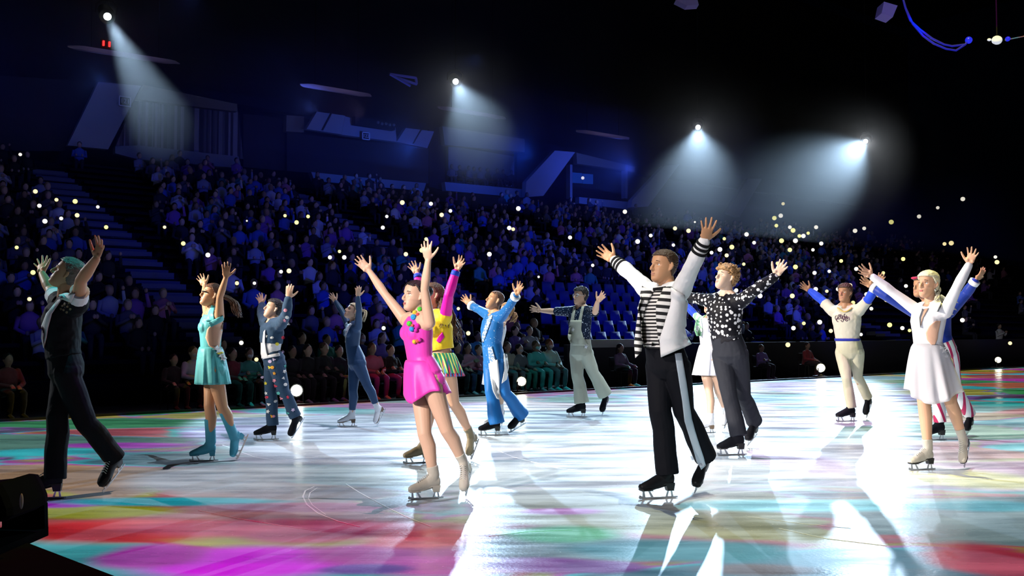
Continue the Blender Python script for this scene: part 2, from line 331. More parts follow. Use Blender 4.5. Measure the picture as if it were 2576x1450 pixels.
# slanted fins and far suites
trim([(1396, 379), (1447, 383), (1367, 493), (1322, 496), (1324, 457)], TF - .9, .3, M_pan)
trim([(1450, 384), (1597, 420), (1597, 432), (1452, 412)], TF - .3, .3, M_fas)
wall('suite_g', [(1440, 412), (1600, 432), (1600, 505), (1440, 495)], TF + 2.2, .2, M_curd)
for x in (1434, 1573): trim([(x, 414), (x + 6, 415), (x + 6, 500), (x, 499)], TF - .3, .3, M_led)
trim([(1457, 496), (1600, 510), (1600, 530), (1457, 512)], TF - .4, .3, M_led)
trim([(1671, 417), (1709, 414), (1630, 520), (1588, 522), (1591, 503)], TF - .9, .3, M_pan)
trim([(1881, 450), (1917, 450), (1860, 547), (1829, 536)], TF - .9, .3, M_pan)
M_scr = mat('screen_blue', (0.02, 0.03, 0.1), 0.3, emit=(0.01, 0.06, 0.55), es=0.5)
for q, (x0, y0, x1, y1) in enumerate(((1441, 434, 1465, 461), (1468, 437, 1492, 463))):
    trace('television', [(x0, y0), (x1, y0 + 2), (x1, y1), (x0, y1 - 1)], TF + 1.9, .08, M_scr, None, label='dim blue screen glowing in the far suite, %s of the pair' % ('left' if q == 0 else 'right'), cat='screen')
# section numbers
M_sg = mat('sign_dark', (0.01, 0.01, 0.02), 0.6); M_sn = mat('sign_white', (0.75, 0.75, 0.78), 0.6)
def sign(txt, x, y, w_, T, lab):
    c = on_t(x, y, T); wd = w_ / px(c)[2] * 0 + w_ * px(c)[2] / F; hd = wd * .85; r = empty('section_sign', c, UANG); tag(r, lab, 'sign')
    bm = bmesh.new(); box(bm, (0, 0, 0), wd, .08, hd); bobj('board', bm, M_sg, r)
    bm = bmesh.new()
    for a in ((0, hd / 2, wd, .04), (0, -hd / 2, wd, .04), (wd / 2, 0, .04, hd), (-wd / 2, 0, .04, hd)): box(bm, (a[0], -.05, a[1]), a[2], .04, a[3])
    bobj('border', bm, M_sn, r)
    cu = bpy.data.curves.new('number', 'FONT'); cu.body = txt; cu.size = wd * .60; cu.align_x = 'CENTER'; cu.align_y = 'CENTER'; cu.extrude = .02
    o = bpy.data.objects.new('number', cu); C.objects.link(o); me = bpy.data.meshes.new_from_object(o.evaluated_get(bpy.context.evaluated_depsgraph_get())); bpy.data.objects.remove(o); me.materials.clear()
    o = link('number', me, M_sn, r); o.location = (0, -.06, 0); o.rotation_euler = (R(90), 0, 0)
sign('121', 313, 256, 27, TF - 1.05, 'small dark sign reading 121 on the slanted blue lit panel')
sign('122', 919, 343, 20, TF - 1.05, 'small dark sign reading 122 on the pale fascia panel')
# control position on the 122 fascia
r = empty('lamp_bar', on_t(940, 312, TF - 1.1), UANG); tag(r, 'black equipment bar with small lamps fixed above the 122 sign', 'equipment')
bm = bmesh.new(); box(bm, (0, 0, 0), 2.0, .3, .34); bobj('housing', bm, M_black, r)
for q in range(5):
    bm = bmesh.new(); ball(bm, (.1 + q * .2, -.2, .05 - .03 * (q % 2)), .07); bobj('lamp', bm, M_fas, r, True)
# spectators silhouettes are added with the crowd; hanging ceiling baffles
M_baf = mat('baffle_lilac', (0.72, 0.66, 0.80), 0.5)
bafs = []
for q, (x0, y0, x1, y1, hh, lab) in enumerate(((170, 116, 452, 160, 6, 'long thin ceiling baffle crossing the leftmost beam'), (755, 212, 934, 242, 6, 'long thin ceiling baffle hanging above the 122 sign'), (1101, 269, 1272, 299, 5, 'thin ceiling baffle crossing the second beam'), (1449, 328, 1582, 350, 4, 'short far ceiling baffle left of the third spotlight'))):
    T = 18.5; a, b = on_t(x0, y0, T), on_t(x1, y1, T); a.z = b.z = (a.z + b.z) / 2 ; a = on_t(x0, y0, T); b = on_t(x1, y1, T)
    d = (b - a); L = d.length; d.normalize(); h = hh * px((a + b) / 2)[2] / F; bm = bmesh.new(); up = Z0v = Vector((0, 0, 1))
    tube(bm, [a, a + d * .12 * L * .6, a + d * L * .12, b - d * L * .12, b - d * L * .07, b], [(.03, .03), (.28, h * .5), (.34, h * .62), (.34, h * .62), (.28, h * .5), (.03, .03)], 4, axis=N)
    r = empty('ceiling_baffle', (a + b) / 2); tag(r, lab, 'baffle', 'ceiling baffles hung in a line')
    o = bobj('panel', bm, M_baf, r); o.data.transform(Matrix.Translation(-r.location))
    for g in (.2, .8):
        bm = bmesh.new(); p_ = lerp0 = a + (b - a) * g - r.location; tube(bm, [p_, p_ + Vector((0, 0, 27 - (a + b).z / 2))], [.012, .012], 5); bobj('hanger', bm, M_black, r)
# ---------------------------------------------------------------- spotlights on the truss
M_lens = mat('lens_glow', (1, 1, 1), 0.3, emit=(0.85, 0.93, 1.0), es=14)
nm = ['leftmost', 'second from left', 'third from left', 'rightmost']
for i, p in enumerate(LP):
    tg = ground(AIM[i][0], AIM[i][1]); d = (tg - p).normalized(); M = frame_ = Matrix.Identity(3)
    x = d; zz = Vector((0, 0, 1)); zz = (zz - x * zz.dot(x)).normalized(); M = Matrix((x, zz.cross(x), zz)).transposed()
    r = empty('spotlight', p - d * .3); tag(r, 'brilliant white spotlight throwing a beam through the haze, %s of the four' % nm[i], 'spotlight', 'spotlights over the seating')
    W = lambda a, b, c: M @ Vector((a, b, c))
    bm = bmesh.new(); tube(bm, [W(-.75, 0, 0), W(-.7, 0, 0), W(-.2, 0, 0), W(.02, 0, 0), W(.10, 0, 0)], [.10, .22, .24, .20, .24], 20); bobj('housing', bm, M_black, r, True)
    bm = bmesh.new(); tube(bm, [W(.11, 0, 0), W(.125, 0, 0)], [.115, .115], 24); ln = bobj('lens', bm, M_lens, r)
    bm = bmesh.new(); tube(bm, [W(-.3, -.3, 0), W(-.3, -.3, .25), W(-.3, -.15, .40), W(-.3, .15, .40), W(-.3, .3, .25), W(-.3, .3, 0)], [.025] * 6, 8); bobj('yoke', bm, M_black, r)
    bm = bmesh.new(); tube(bm, [W(-.3, 0, .4), W(-.3, 0, .4) + Vector((0, 0, 27 - p.z))], [.018, .018], 6); bobj('drop_cable', bm, M_black, r)
M_red = mat('led_red', (.2, 0, 0), .4, emit=(1, .02, .02), es=4)
r = empty('warning_beacon', on_t(268, 110, 17)); tag(r, 'tiny pair of red indicator lights under the leftmost spotlight', 'light')
for q in (-.09, .09):
    bm = bmesh.new(); box(bm, U * q, .05, .05, .16, MST); bobj('led', bm, M_red, r)
bm = bmesh.new(); box(bm, (0, .08, 0), .4, .06, .3, MST); bobj('case', bm, M_black, r)
# things hanging at the top of the picture
M_pur = mat('cloth_purple', (0.30, 0.22, 0.55), 0.8, emit=(0.06, 0.04, 0.20), es=.25)
M_purple = mat('banner_lilac', (0.45, 0.36, 0.8), 0.8)
def hang(name, pts, Y, m, lab, cat, th=.15):
    c = at(*pts[0], Y); r = bmesh.new(); prism(r, [at(x, y, Y) for x, y in pts], Vector((0, th, 0))); o = bobj(name, r, m); tag(o, lab, cat); return o
hang('hanging_cube', [(2224, 4), (2258, 14), (2246, 43), (2218, 33)], 26, M_purple, 'small violet lit box hanging from the roof at upper right', 'box', .5)
hang('hanging_box', [(1700, 0), (1755, 0), (1758, 12), (1728, 14)], 30, M_purple, 'dim violet box cut by the top edge of the photo', 'box', .4)
M_cbl = mat('cable_blue', (0.03, 0.03, 0.9), 0.4)
for q, P in enumerate(([(2290, 52), (2315, 75), (2345, 97), (2375, 112), (2395, 116)], [(2296, 60), (2322, 90), (2350, 110), (2380, 123), (2405, 127)])):
    bm = bmesh.new(); tube(bm, [at(x, y, 24) for x, y in [(2262, -40), (2278, 20)] + P + [(2428, 112), (2437, 101)]], [.028] * (len(P) + 4), 8); tag(bobj('hanging_cable', bm, M_cbl, smooth=True), 'drooping blue lit cable at upper right, %s of the two' % ('upper' if q == 0 else 'lower'), 'cable')
bm = bmesh.new(); M_bl = mat('lamp_blue', (0, 0, .2), .4, emit=(0.02, 0.03, 0.8), es=.9)
for q, (x, y, rx, lab) in enumerate(((2437, 101, 9, 'small blue glowing lamp left of the white lamp at upper right'), (2535, 98, 6, 'small blue glowing lamp right of the white lamp at upper right'))):
    bm = bmesh.new(); ball(bm, at(x, y, 24), (rx * 24 / F, .08, rx * 24 / F)); tag(bobj('blue_lamp', bm, M_bl, smooth=True), lab, 'lamp')
bm.free() if False else None
r = empty('truss_lamp', at(2508, 101, 24)); tag(r, 'pale white round lamp hanging at the upper right corner', 'lamp'); M_wl = mat('lamp_pale', (.8, .8, .8), .4, emit=(.8, .85, .9), es=.6)
bm = bmesh.new(); ball(bm, (0, 0, 0), (.13, .1, .11)); bobj('globe', bm, M_wl, r, True); bm = bmesh.new(); ball(bm, (-.19, 0, .01), (.05, .04, .035)); bobj('finial', bm, M_wl, r, True)
bm = bmesh.new(); tube(bm, [Vector((0, 0, .1)), Vector((0, 0, 4))], [.015] * 2, 6); bobj('rod', bm, M_black, r); bm = bmesh.new(); tube(bm, [Vector((.2, 0, 0)), Vector((1.2, 0, .2))], [.015] * 2, 6); bobj('arm', bm, M_led, r)
r = empty('roof_truss', on_t(1015, 200, 20)); tag(r, 'dim triangular roof truss left of the second spotlight', 'truss')
bm = bmesh.new(); Q = [on_t(x, y, 20) - r.location for x, y in ((980, 186), (1046, 196), (1048, 212), (1000, 196), (1032, 216))]
for i, j in ((0, 1), (1, 2), (0, 4), (3, 2), (3, 4)): tube(bm, [Q[i], Q[j]], [.06, .06], 6)
bobj('frame', bm, M_purple, r)
# ---------------------------------------------------------------- rinkside
M_brd = mat('board_dark', (0.02, 0.022, 0.03), 0.5); M_cap = mat('board_cap', (0.50, 0.50, 0.46), 0.5)
s0 = to_st(on_t(1478, 900, 2.9))[0]; s1 = to_st(on_t(1606, 900, 2.9))[0]
bm = bmesh.new(); stbox(bm, s0 - .6, 60, 3.0, 3.12, -.12, .9); tag(bobj('wall_boards', bm, M_brd), kind='structure')
bm = bmesh.new(); stbox(bm, s0, s1, 2.94, 3.16, .82, 1.02); tag(bobj('trim_board_cap', bm, M_cap), kind='structure')  # pale only where light catches the ledge; lit stretch put into shape and colour
bm = bmesh.new(); stbox(bm, -30, 75, 0, .05, -.12, .035); tag(bobj('trim_ice_edge', bm, M_black), kind='structure')
M_fl = mat('floor_lamp_glow', (1, 1, 1), .3, emit=(1.0, .96, .62), es=9); M_flw = mat('floor_lamp_white', (1, 1, 1), .3, emit=(.95, 1.0, .85), es=12)
for x, y, rp, T, lab, m in ((746, 983, 14, .35, 'large round white floor lamp at the ice edge behind the patched denim skater', M_flw), (1312, 960, 11, .35, 'oval glowing floor lamp at the ice edge right of the blue suit skater', M_fl), (2065, 926, 10, .35, 'yellow glowing floor lamp at the ice edge left of the cream tunic skater', M_fl), (2511, 906, 7, .35, 'small pale floor lamp at the ice edge, far right', M_fl), (2431, 935, 0, .35, '', None)):
    if not rp: continue
    c = on_t(x, y, T); dpx = px(c)[2]; rr = rp * dpx / F; r = empty('floor_lamp', Vector((c.x, c.y, 0)), UANG); tag(r, lab, 'lamp', 'floor lamps along the far ice edge')
    dr = (Vector((0, 0, H)) - c).normalized(); dr = Matrix.Rotation(-UANG, 3, 'Z') @ dr; hz_ = c.z
    bm = bmesh.new(); q = Vector((0, 0, hz_)); tube(bm, [q - dr * .01, q + dr * .015], [rr, rr * .9], 28); bobj('lens', bm, m, r)
    bm = bmesh.new(); tube(bm, [q - dr * .34, q - dr * .30, q - dr * .02, q + dr * .02], [rr * .5, rr * 1.0, rr * 1.12, rr * 1.15], 24, cap=False); bobj('housing', bm, M_black, r, True)
    bm = bmesh.new(); tube(bm, [Vector((-rr * 1.2, 0, hz_)), Vector((-rr * 1.2, 0, .04)), Vector((rr * 1.2, 0, .04)), Vector((rr * 1.2, 0, hz_))], [.015] * 4, 8); box(bm, (0, .05, .02), rr * 2, .3, .04); bobj('stand', bm, M_black, r)
    l = bpy.data.lights.new('floor_lamp_light', 'SPOT'); o = bpy.data.objects.new('floor_lamp_light', l); C.objects.link(o); l.energy = 10 if rp > 12 else 5; l.spot_size = R(120); l.spot_blend = 1; l.color = (.95, 1, .85); l.shadow_soft_size = rr
    o.location = c + (Vector((0, 0, H)) - c).normalized() * .06; o.rotation_euler = (Vector((0, 0, 0)) - c).to_track_quat('-Z', 'Y').to_euler()
# foreground silhouettes at lower left
M_mat = mat('black_rubber', (0.002, 0.002, 0.002), 0.9, spec=.02)
def gpt(x, y, z): return ground(x, y, z)
r = empty('stage_light', at(10, 1330, 2.6)); tag(r, 'black moving stage light silhouetted at the lower left corner', 'stage light'); c0 = r.location.copy(); sc = 2.6 / F
bm = bmesh.new()
Pp = [(-60, 1222), (0, 1216), (34, 1204), (48, 1206), (62, 1232), (74, 1262), (76, 1282), (52, 1297), (-60, 1300)]
tube(bm, [Vector((0, -.11, 0)), Vector((0, 0.0, 0)), Vector((0, .11, 0))], [.01] * 3, 4) if False else None
for k, (yy, sh_) in enumerate(((-.11, .93), (-.08, 1.0), (.08, 1.0), (.11, .93))): pass
prv = None
for yy, sh_ in ((-.11, .90), (-.085, 1.0), (.085, 1.0), (.11, .90)):
    cc = Vector((0, 0, 0))
    for q in Pp: cc += at(q[0], q[1], 2.6) - c0
    cc /= len(Pp); ring = [bm.verts.new(cc + (at(q[0], q[1], 2.6) - c0 - cc) * sh_ + Vector((0, yy, 0))) for q in Pp]
    if prv:
        for i in range(len(Pp)): j = (i + 1) % len(Pp); bm.faces.new((prv[i], prv[j], ring[j], ring[i]))
    else: bm.faces.new(ring[::-1])
    prv = ring
bm.faces.new(prv); bobj('head', bm, M_mat, r)
bm = bmesh.new(); q = at(54, 1262, 2.49) - c0; ball(bm, q, (.004, .006, .02)); bobj('latch', bm, M_steel0 if False else M_led, r, True)
bm = bmesh.new()
for yy in (-.15, .13): prism(bm, [at(x, y, 2.6) - c0 + Vector((0, yy, 0)) for x, y in ((-60, 1270), (10, 1270), (52, 1290), (54, 1372), (-60, 1372))], Vector((0, .02, 0)))
prism(bm, [at(x, y, 2.6) - c0 + Vector((0, -.15, 0)) for x, y in ((-60, 1352), (54, 1356), (54, 1378), (-60, 1378))], Vector((0, .3, 0))); bobj('yoke', bm, M_mat, r)
bm = bmesh.new(); zt = at(20, 1372, 2.6).z
a_, b_, c_, d_ = ground(-260, 1330, zt), ground(58, 1362, zt), ground(330, 1466, zt), ground(-260, 1650, zt)
prism(bm, [a_, b_, c_, d_], Vector((0, 0, -zt))); tag(bobj('equipment_case', bm, M_mat), 'black covered case filling the lower left corner, under the stage light', 'case')
# ---------------------------------------------------------------- figure tools
def fuse(bm, voxel, smooth=2, disp=None):
    """merge overlapping closed shapes into one continuous surface"""
    bmesh.ops.recalc_face_normals(bm, faces=bm.faces)
    me = bpy.data.meshes.new('m'); bm.to_mesh(me); bm.free()
    o = bpy.data.objects.new('m', me); TMP.collection.objects.link(o)
    m = o.modifiers.new('r', 'REMESH'); m.mode = 'VOXEL'; m.voxel_size = voxel; m.use_smooth_shade = True
    if smooth:
        m2 = o.modifiers.new('s', 'SMOOTH'); m2.factor = 0.5; m2.iterations = smooth
    with bpy.context.temp_override(scene=TMP, view_layer=TMP.view_layers[0]): dg = bpy.context.evaluated_depsgraph_get()
    out = bpy.data.meshes.new_from_object(o.evaluated_get(dg))
    bpy.data.objects.remove(o); bpy.data.meshes.remove(me); out.materials.clear()
    if disp:
        amp, sc, st_ = disp
        nn = [v.normal.copy() for v in out.vertices]
        for v, n in zip(out.vertices, nn):
            q = Vector((v.co.x * sc, v.co.y * sc, v.co.z * sc * st_))
            v.co += n * (amp * noise.noise(q) + amp * 0.5 * noise.noise(q * 2.3))
    return out
TMP = bpy.data.scenes.new('tmp')
def lerp(a, b, t): return a + (b - a) * t
def limb(bm, pts, rads, sub=3, seg=14):
    """tapered limb through joints, rounded at the ends"""
    P, Q = [], []
    for i in range(len(pts) - 1):
        for k in range(sub):
            t = k / sub; P.append(lerp(Vector(pts[i]), Vector(pts[i + 1]), t)); Q.append(lerp(rads[i], rads[i + 1], t))
    P.append(Vector(pts[-1])); Q.append(rads[-1])
    tube(bm, P, Q, seg); ball(bm, P[0], Q[0] * 0.99, seg=seg); ball(bm, P[-1], Q[-1] * 0.99, seg=seg)
def frame(x, z):
    x = Vector(x).normalized(); z = Vector(z); z = (z - x * z.dot(x)).normalized(); y = z.cross(x)
    return Matrix((x, y, z)).transposed()
def hand_shapes(bm, wr, f, t, pn, s=1.0, curl=0.16, spread=1.0, fat=1.0):
    """palm and five fingers; f forward, t thumb side, pn palm normal"""
    f = f.normalized(); t = (t - f * t.dot(f)).normalized(); pn = f.cross(t) if pn > 0 else t.cross(f)
    def W(a, b, c): return wr + f * (a * s) + t * (b * s) + pn * (c * s)
    tube(bm, [W(-.02, 0, 0), W(.012, .0, 0), W(.045, .002, 0), W(.075, .001, 0), W(.098, 0, 0.001)],
         [(.021 * s, .016 * s), (.027 * s, .016 * s), (.037 * s, .015 * s), (.041 * s, .0135 * s), (.036 * s, .010 * s)], 16, axis=t)
    ball(bm, W(.04, .024, .008), (.019 * s,) * 3); ball(bm, W(.04, -.022, .006), (.016 * s,) * 3)
    F4 = [(.030, .24, .076, .0090), (.0105, .07, .085, .0093), (-.0105, -.10, .079, .0088), (-.029, -.27, .062, .0078)]
    for i, (b, sp, L, r) in enumerate(F4):
        a = sp * spread; d = f * math.cos(a) + t * math.sin(a); p = W(.090 - abs(b) * .25, b, 0); P = [p - d * .02 * s, p]; rr = [r * 1.1 * s * fat, r * 1.08 * s * fat]
        ang = curl * (0.3 + .25 * i)
        for k, q in enumerate((.46, .30, .24)):
            ang += curl * (0.5 + 0.5 * k)
            p = p + (d * math.cos(ang) + pn * math.sin(ang)) * (L * q * s); P.append(p); rr.append(r * (1.0, .92, .80)[k] * s * fat)
        limb(bm, P, rr, 2, 8)
    d = (f * .62 + t * .78 + pn * .12).normalized(); p = W(.022, .022, .004); P = [p]; rr = [.015 * s]
    for k, L in enumerate((.044, .034, .026)):
        p = p + d * (L * s); P.append(p); rr.append((.0125, .0105, .0085)[k] * s * fat); d = (d + f * .22 + pn * .03).normalized()
    limb(bm, P, rr, 2, 8)
# head: horizontal slices (z, front, back, half width), face looks along +x
SL = [(-.122, .062, .030, .014), (-.114, .080, .012, .030), (-.098, .089, -.012, .044), (-.078, .090, -.040, .053), (-.055, .089, -.062, .060), (-.030, .087, -.080, .065),
      (-.005, .084, -.092, .069), (.020, .088, -.099, .0715), (.045, .088, -.102, .073), (.070, .080, -.098, .070), (.092, .062, -.082, .059), (.108, .036, -.056, .040), (.117, .006, -.024, .014)]
def head_grid(off=0.0, nz=44, ns=48, female=False):
    V = []
    for i in range(nz + 1):
        z = -.122 + .239 * i / nz
        j = 0
        while j < len(SL) - 2 and SL[j + 1][0] < z: j += 1
        t = (z - SL[j][0]) / (SL[j + 1][0] - SL[j][0]); t = min(max(t, 0), 1); ts = t
        fr, bk, hw = (lerp(SL[j][k], SL[j + 1][k], ts) for k in (1, 2, 3))
        if female: hw *= .95 if z > -.04 else .88
        row = []
        for k in range(ns):
            a = 2 * math.pi * k / ns; ca, sa = math.cos(a), math.sin(a)
            e = 0.9; cx = math.copysign(abs(ca) ** e, ca); sy = math.copysign(abs(sa) ** e, sa)
            x = (fr + bk) / 2 + (fr - bk) / 2 * cx; y = hw * sy
            if ca > 0 and off == 0:
                g = lambda y0, z0, sy_, sz_: math.exp(-((y - y0) / sy_) ** 2 - ((z - z0) / sz_) ** 2)
                x += -.0135 * (g(.031, .004, .015, .012) + g(-.031, .004, .015, .012)) + .006 * (g(.03, .024, .022, .008) + g(-.03, .024, .022, .008))
                x += .006 * g(0, -.060, .022, .006) + .005 * g(0, -.071, .02, .005) - .003 * g(0, -.0655, .022, .0025) + .006 * g(0, -.1, .018, .012) - .004 * g(0, -.084, .02, .006)
                x += .003 * (g(.042, -.022, .016, .016) + g(-.042, -.022, .016, .016)) + .010 * g(0, .012, .008, .016)
            n = Vector((x - (fr + bk) / 2, y, (z + .0) * .8)); n = n.normalized() if n.length else Vector((0, 0, 1))
            row.append(Vector((x, y, z)) + n * off)
        V.append(row)
    return V
def head_shapes(bm, c, M, s, female=False):
    V = head_grid(0, female=female); rows = [[bm.verts.new(c + M @ (p * s)) for p in r] for r in V]; ns = len(rows[0])
    for i in range(len(rows) - 1):
        for k in range(ns): bm.faces.new((rows[i][k], rows[i][(k + 1) % ns], rows[i + 1][(k + 1) % ns], rows[i + 1][k]))
    bm.faces.new(rows[0][::-1]); bm.faces.new(rows[-1])
    W = lambda x, y, z: c + M @ (Vector((x, y, z)) * s)
    nl = .9 if female else 1.05
    tube(bm, [W(.078, 0, .016), W(.092, 0, -.002), W(.104, 0, -.020), W(.108, 0, -.030), W(.094, 0, -.040)],
         [(.007 * s, .007 * s), (.0085 * s, .010 * s), (.010 * nl * s, .011 * s), (.0135 * nl * s, .010 * s), (.008 * s, .007 * s)], 12, axis=M @ Vector((0, 1, 0)))
    for sg in (1, -1):
        ball(bm, W(.092, .010 * sg, -.034), (.010 * s, .0075 * s, .0075 * s), M)
        tube(bm, [W(-.004, sg * .066, -.030), W(-.010, sg * .078, -.014), W(-.014, sg * .083, .006), W(-.010, sg * .080, .022), W(-.002, sg * .068, .028)],
             [(.007 * s, .008 * s), (.010 * s, .010 * s), (.013 * s, .010 * s), (.011 * s, .009 * s), (.006 * s, .006 * s)], 10)
def hair_cap(c, M, s, off, line, nape=-.06, female=False, tuft=0.0, seed=1, sc=60, side=-.005, widow=0.0):
    """hair shell over the skull; line = height of the front hairline"""
    V = head_grid(off, 64, 84, female); I = head_grid(0.001, 64, 84, female); bm = bmesh.new(); idx = {}
    def keep(p):
        if p.x > .045: return p.z > line - abs(p.y) * widow
        if p.x > .0: return p.z > lerp(side + .02, line, min(1, p.x / .045))
        return p.z > lerp(side, nape, min(1, -p.x / .04))
    K = [[keep(p) for p in r] for r in V]
    def vert(L, i, k, out):
        key = (i, k, out)
        if key not in idx:
            p = L[i][k].copy()
            if out and tuft:
                q = Vector((p.x * sc, p.y * sc, p.z * sc)) + Vector((seed * 7.1, 0, 0)); p += p.normalized() * (tuft * (noise.noise(q) + .6 * noise.noise(q * 2.1)))
            idx[key] = bm.verts.new(c + M @ (p * s))
        return idx[key]
    ns = len(V[0])
    for i in range(len(V) - 1):
        for k in range(ns):
            q = [(i, k), (i, (k + 1) % ns), (i + 1, (k + 1) % ns), (i + 1, k)]
            if all(K[a][b] for a, b in q):
                bm.faces.new([vert(V, a, b, True) for a, b in q]); bm.faces.new([vert(I, a, b, False) for a, b in q][::-1])
                for e in range(4):
                    (a, b), (a2, b2) = q[e], q[(e + 1) % 4]
                    # border?
                    if a == a2: nb = (a - 1 if e == 0 else a, min(b, b2) if abs(b - b2) == 1 else ns - 1); kk = nb[0] >= 0 and nb[0] < len(V) - 1 and all(K[x][y] for x, y in ((nb[0], b), (nb[0], b2), (nb[0] + 1, b), (nb[0] + 1, b2)))
                    else:
                        cb = (b + 1) % ns if e == 1 else (b - 1) % ns; kk = all(K[x][y] for x, y in ((a, b), (a2, b), (a, cb), (a2, cb)))
                    if not kk: bm.faces.new([vert(V, a, b, True), vert(I, a, b, False), vert(I, a2, b2, False), vert(V, a2, b2, True)])
    top = [vert(V, len(V) - 1, k, True) for k in range(ns) if K[-1][k]]
    if len(top) == ns: bm.faces.new(top)
    return bm
def strands(bm, root, tip, n, spread, r, sag, seed, side=None, curl=.0):
    rd = random.Random(seed)
    for i in range(n):
        a = root + Vector((rd.uniform(-1, 1), rd.uniform(-1, 1), rd.uniform(-.6, .6))) * spread * .6
        b = tip + Vector((rd.uniform(-1, 1), rd.uniform(-1, 1), rd.uniform(-1.2, .8))) * spread
        P = []
        ph = rd.uniform(0, 6.28)
        for k in range(8):
            t = k / 7; p = a.lerp(b, t); p = p + Vector(sag) * math.sin(math.pi * t) + Vector((math.sin(ph + t * 9), math.cos(ph + t * 8), 0)) * curl * t
            P.append(p)
        tube(bm, P, [r * q for q in (.7, 1, 1, 1, .95, .85, .6, .25)], 6)
# ---------------------------------------------------------------- materials for people
def skin_mat(name, col):
    m = mat(name, col, 0.48, spec=0.4, bump=(60, 0.04)); return m
SKIN = {k: skin_mat('skin_' + k, c) for k, c in dict(fair=(0.66, 0.37, 0.24), light=(0.72, 0.45, 0.31), tan=(0.56, 0.29, 0.155), deep=(0.42, 0.21, 0.115), pale=(0.74, 0.51, 0.38)).items()}
M_eye = mat('eye_white', (0.75, 0.74, 0.72), 0.2); M_iris = mat('iris_brown', (0.03, 0.015, 0.01), 0.15); M_lip = mat('lip_rose', (0.50, 0.14, 0.13), 0.4)
M_brow = mat('brow_brown', (0.05, 0.03, 0.02), 0.8); M_steel = mat('blade_steel', (0.62, 0.64, 0.67), 0.28, 1.0); M_lip2 = mat('lip_natural', (0.55, 0.26, 0.20), 0.5)
M_sole = mat('sole_black', (0.012, 0.012, 0.012), 0.4); M_lace = mat('lace_white', (0.75, 0.73, 0.68), 0.7); M_solet = mat('sole_tan', (0.20, 0.13, 0.08), 0.5)
def hairmat(name, c): return mat(name, c, 0.45, spec=0.5, bump=(110, 0.5))
HM = {k: hairmat('hair_' + k, c) for k, c in dict(black=(0.015, 0.012, 0.012), brown=(0.06, 0.03, 0.015), gold=(0.40, 0.22, 0.09), blonde=(0.62, 0.50, 0.30), platinum=(0.72, 0.66, 0.50), grey=(0.16, 0.12, 0.10), auburn=(0.12, 0.045, 0.02)).items()}
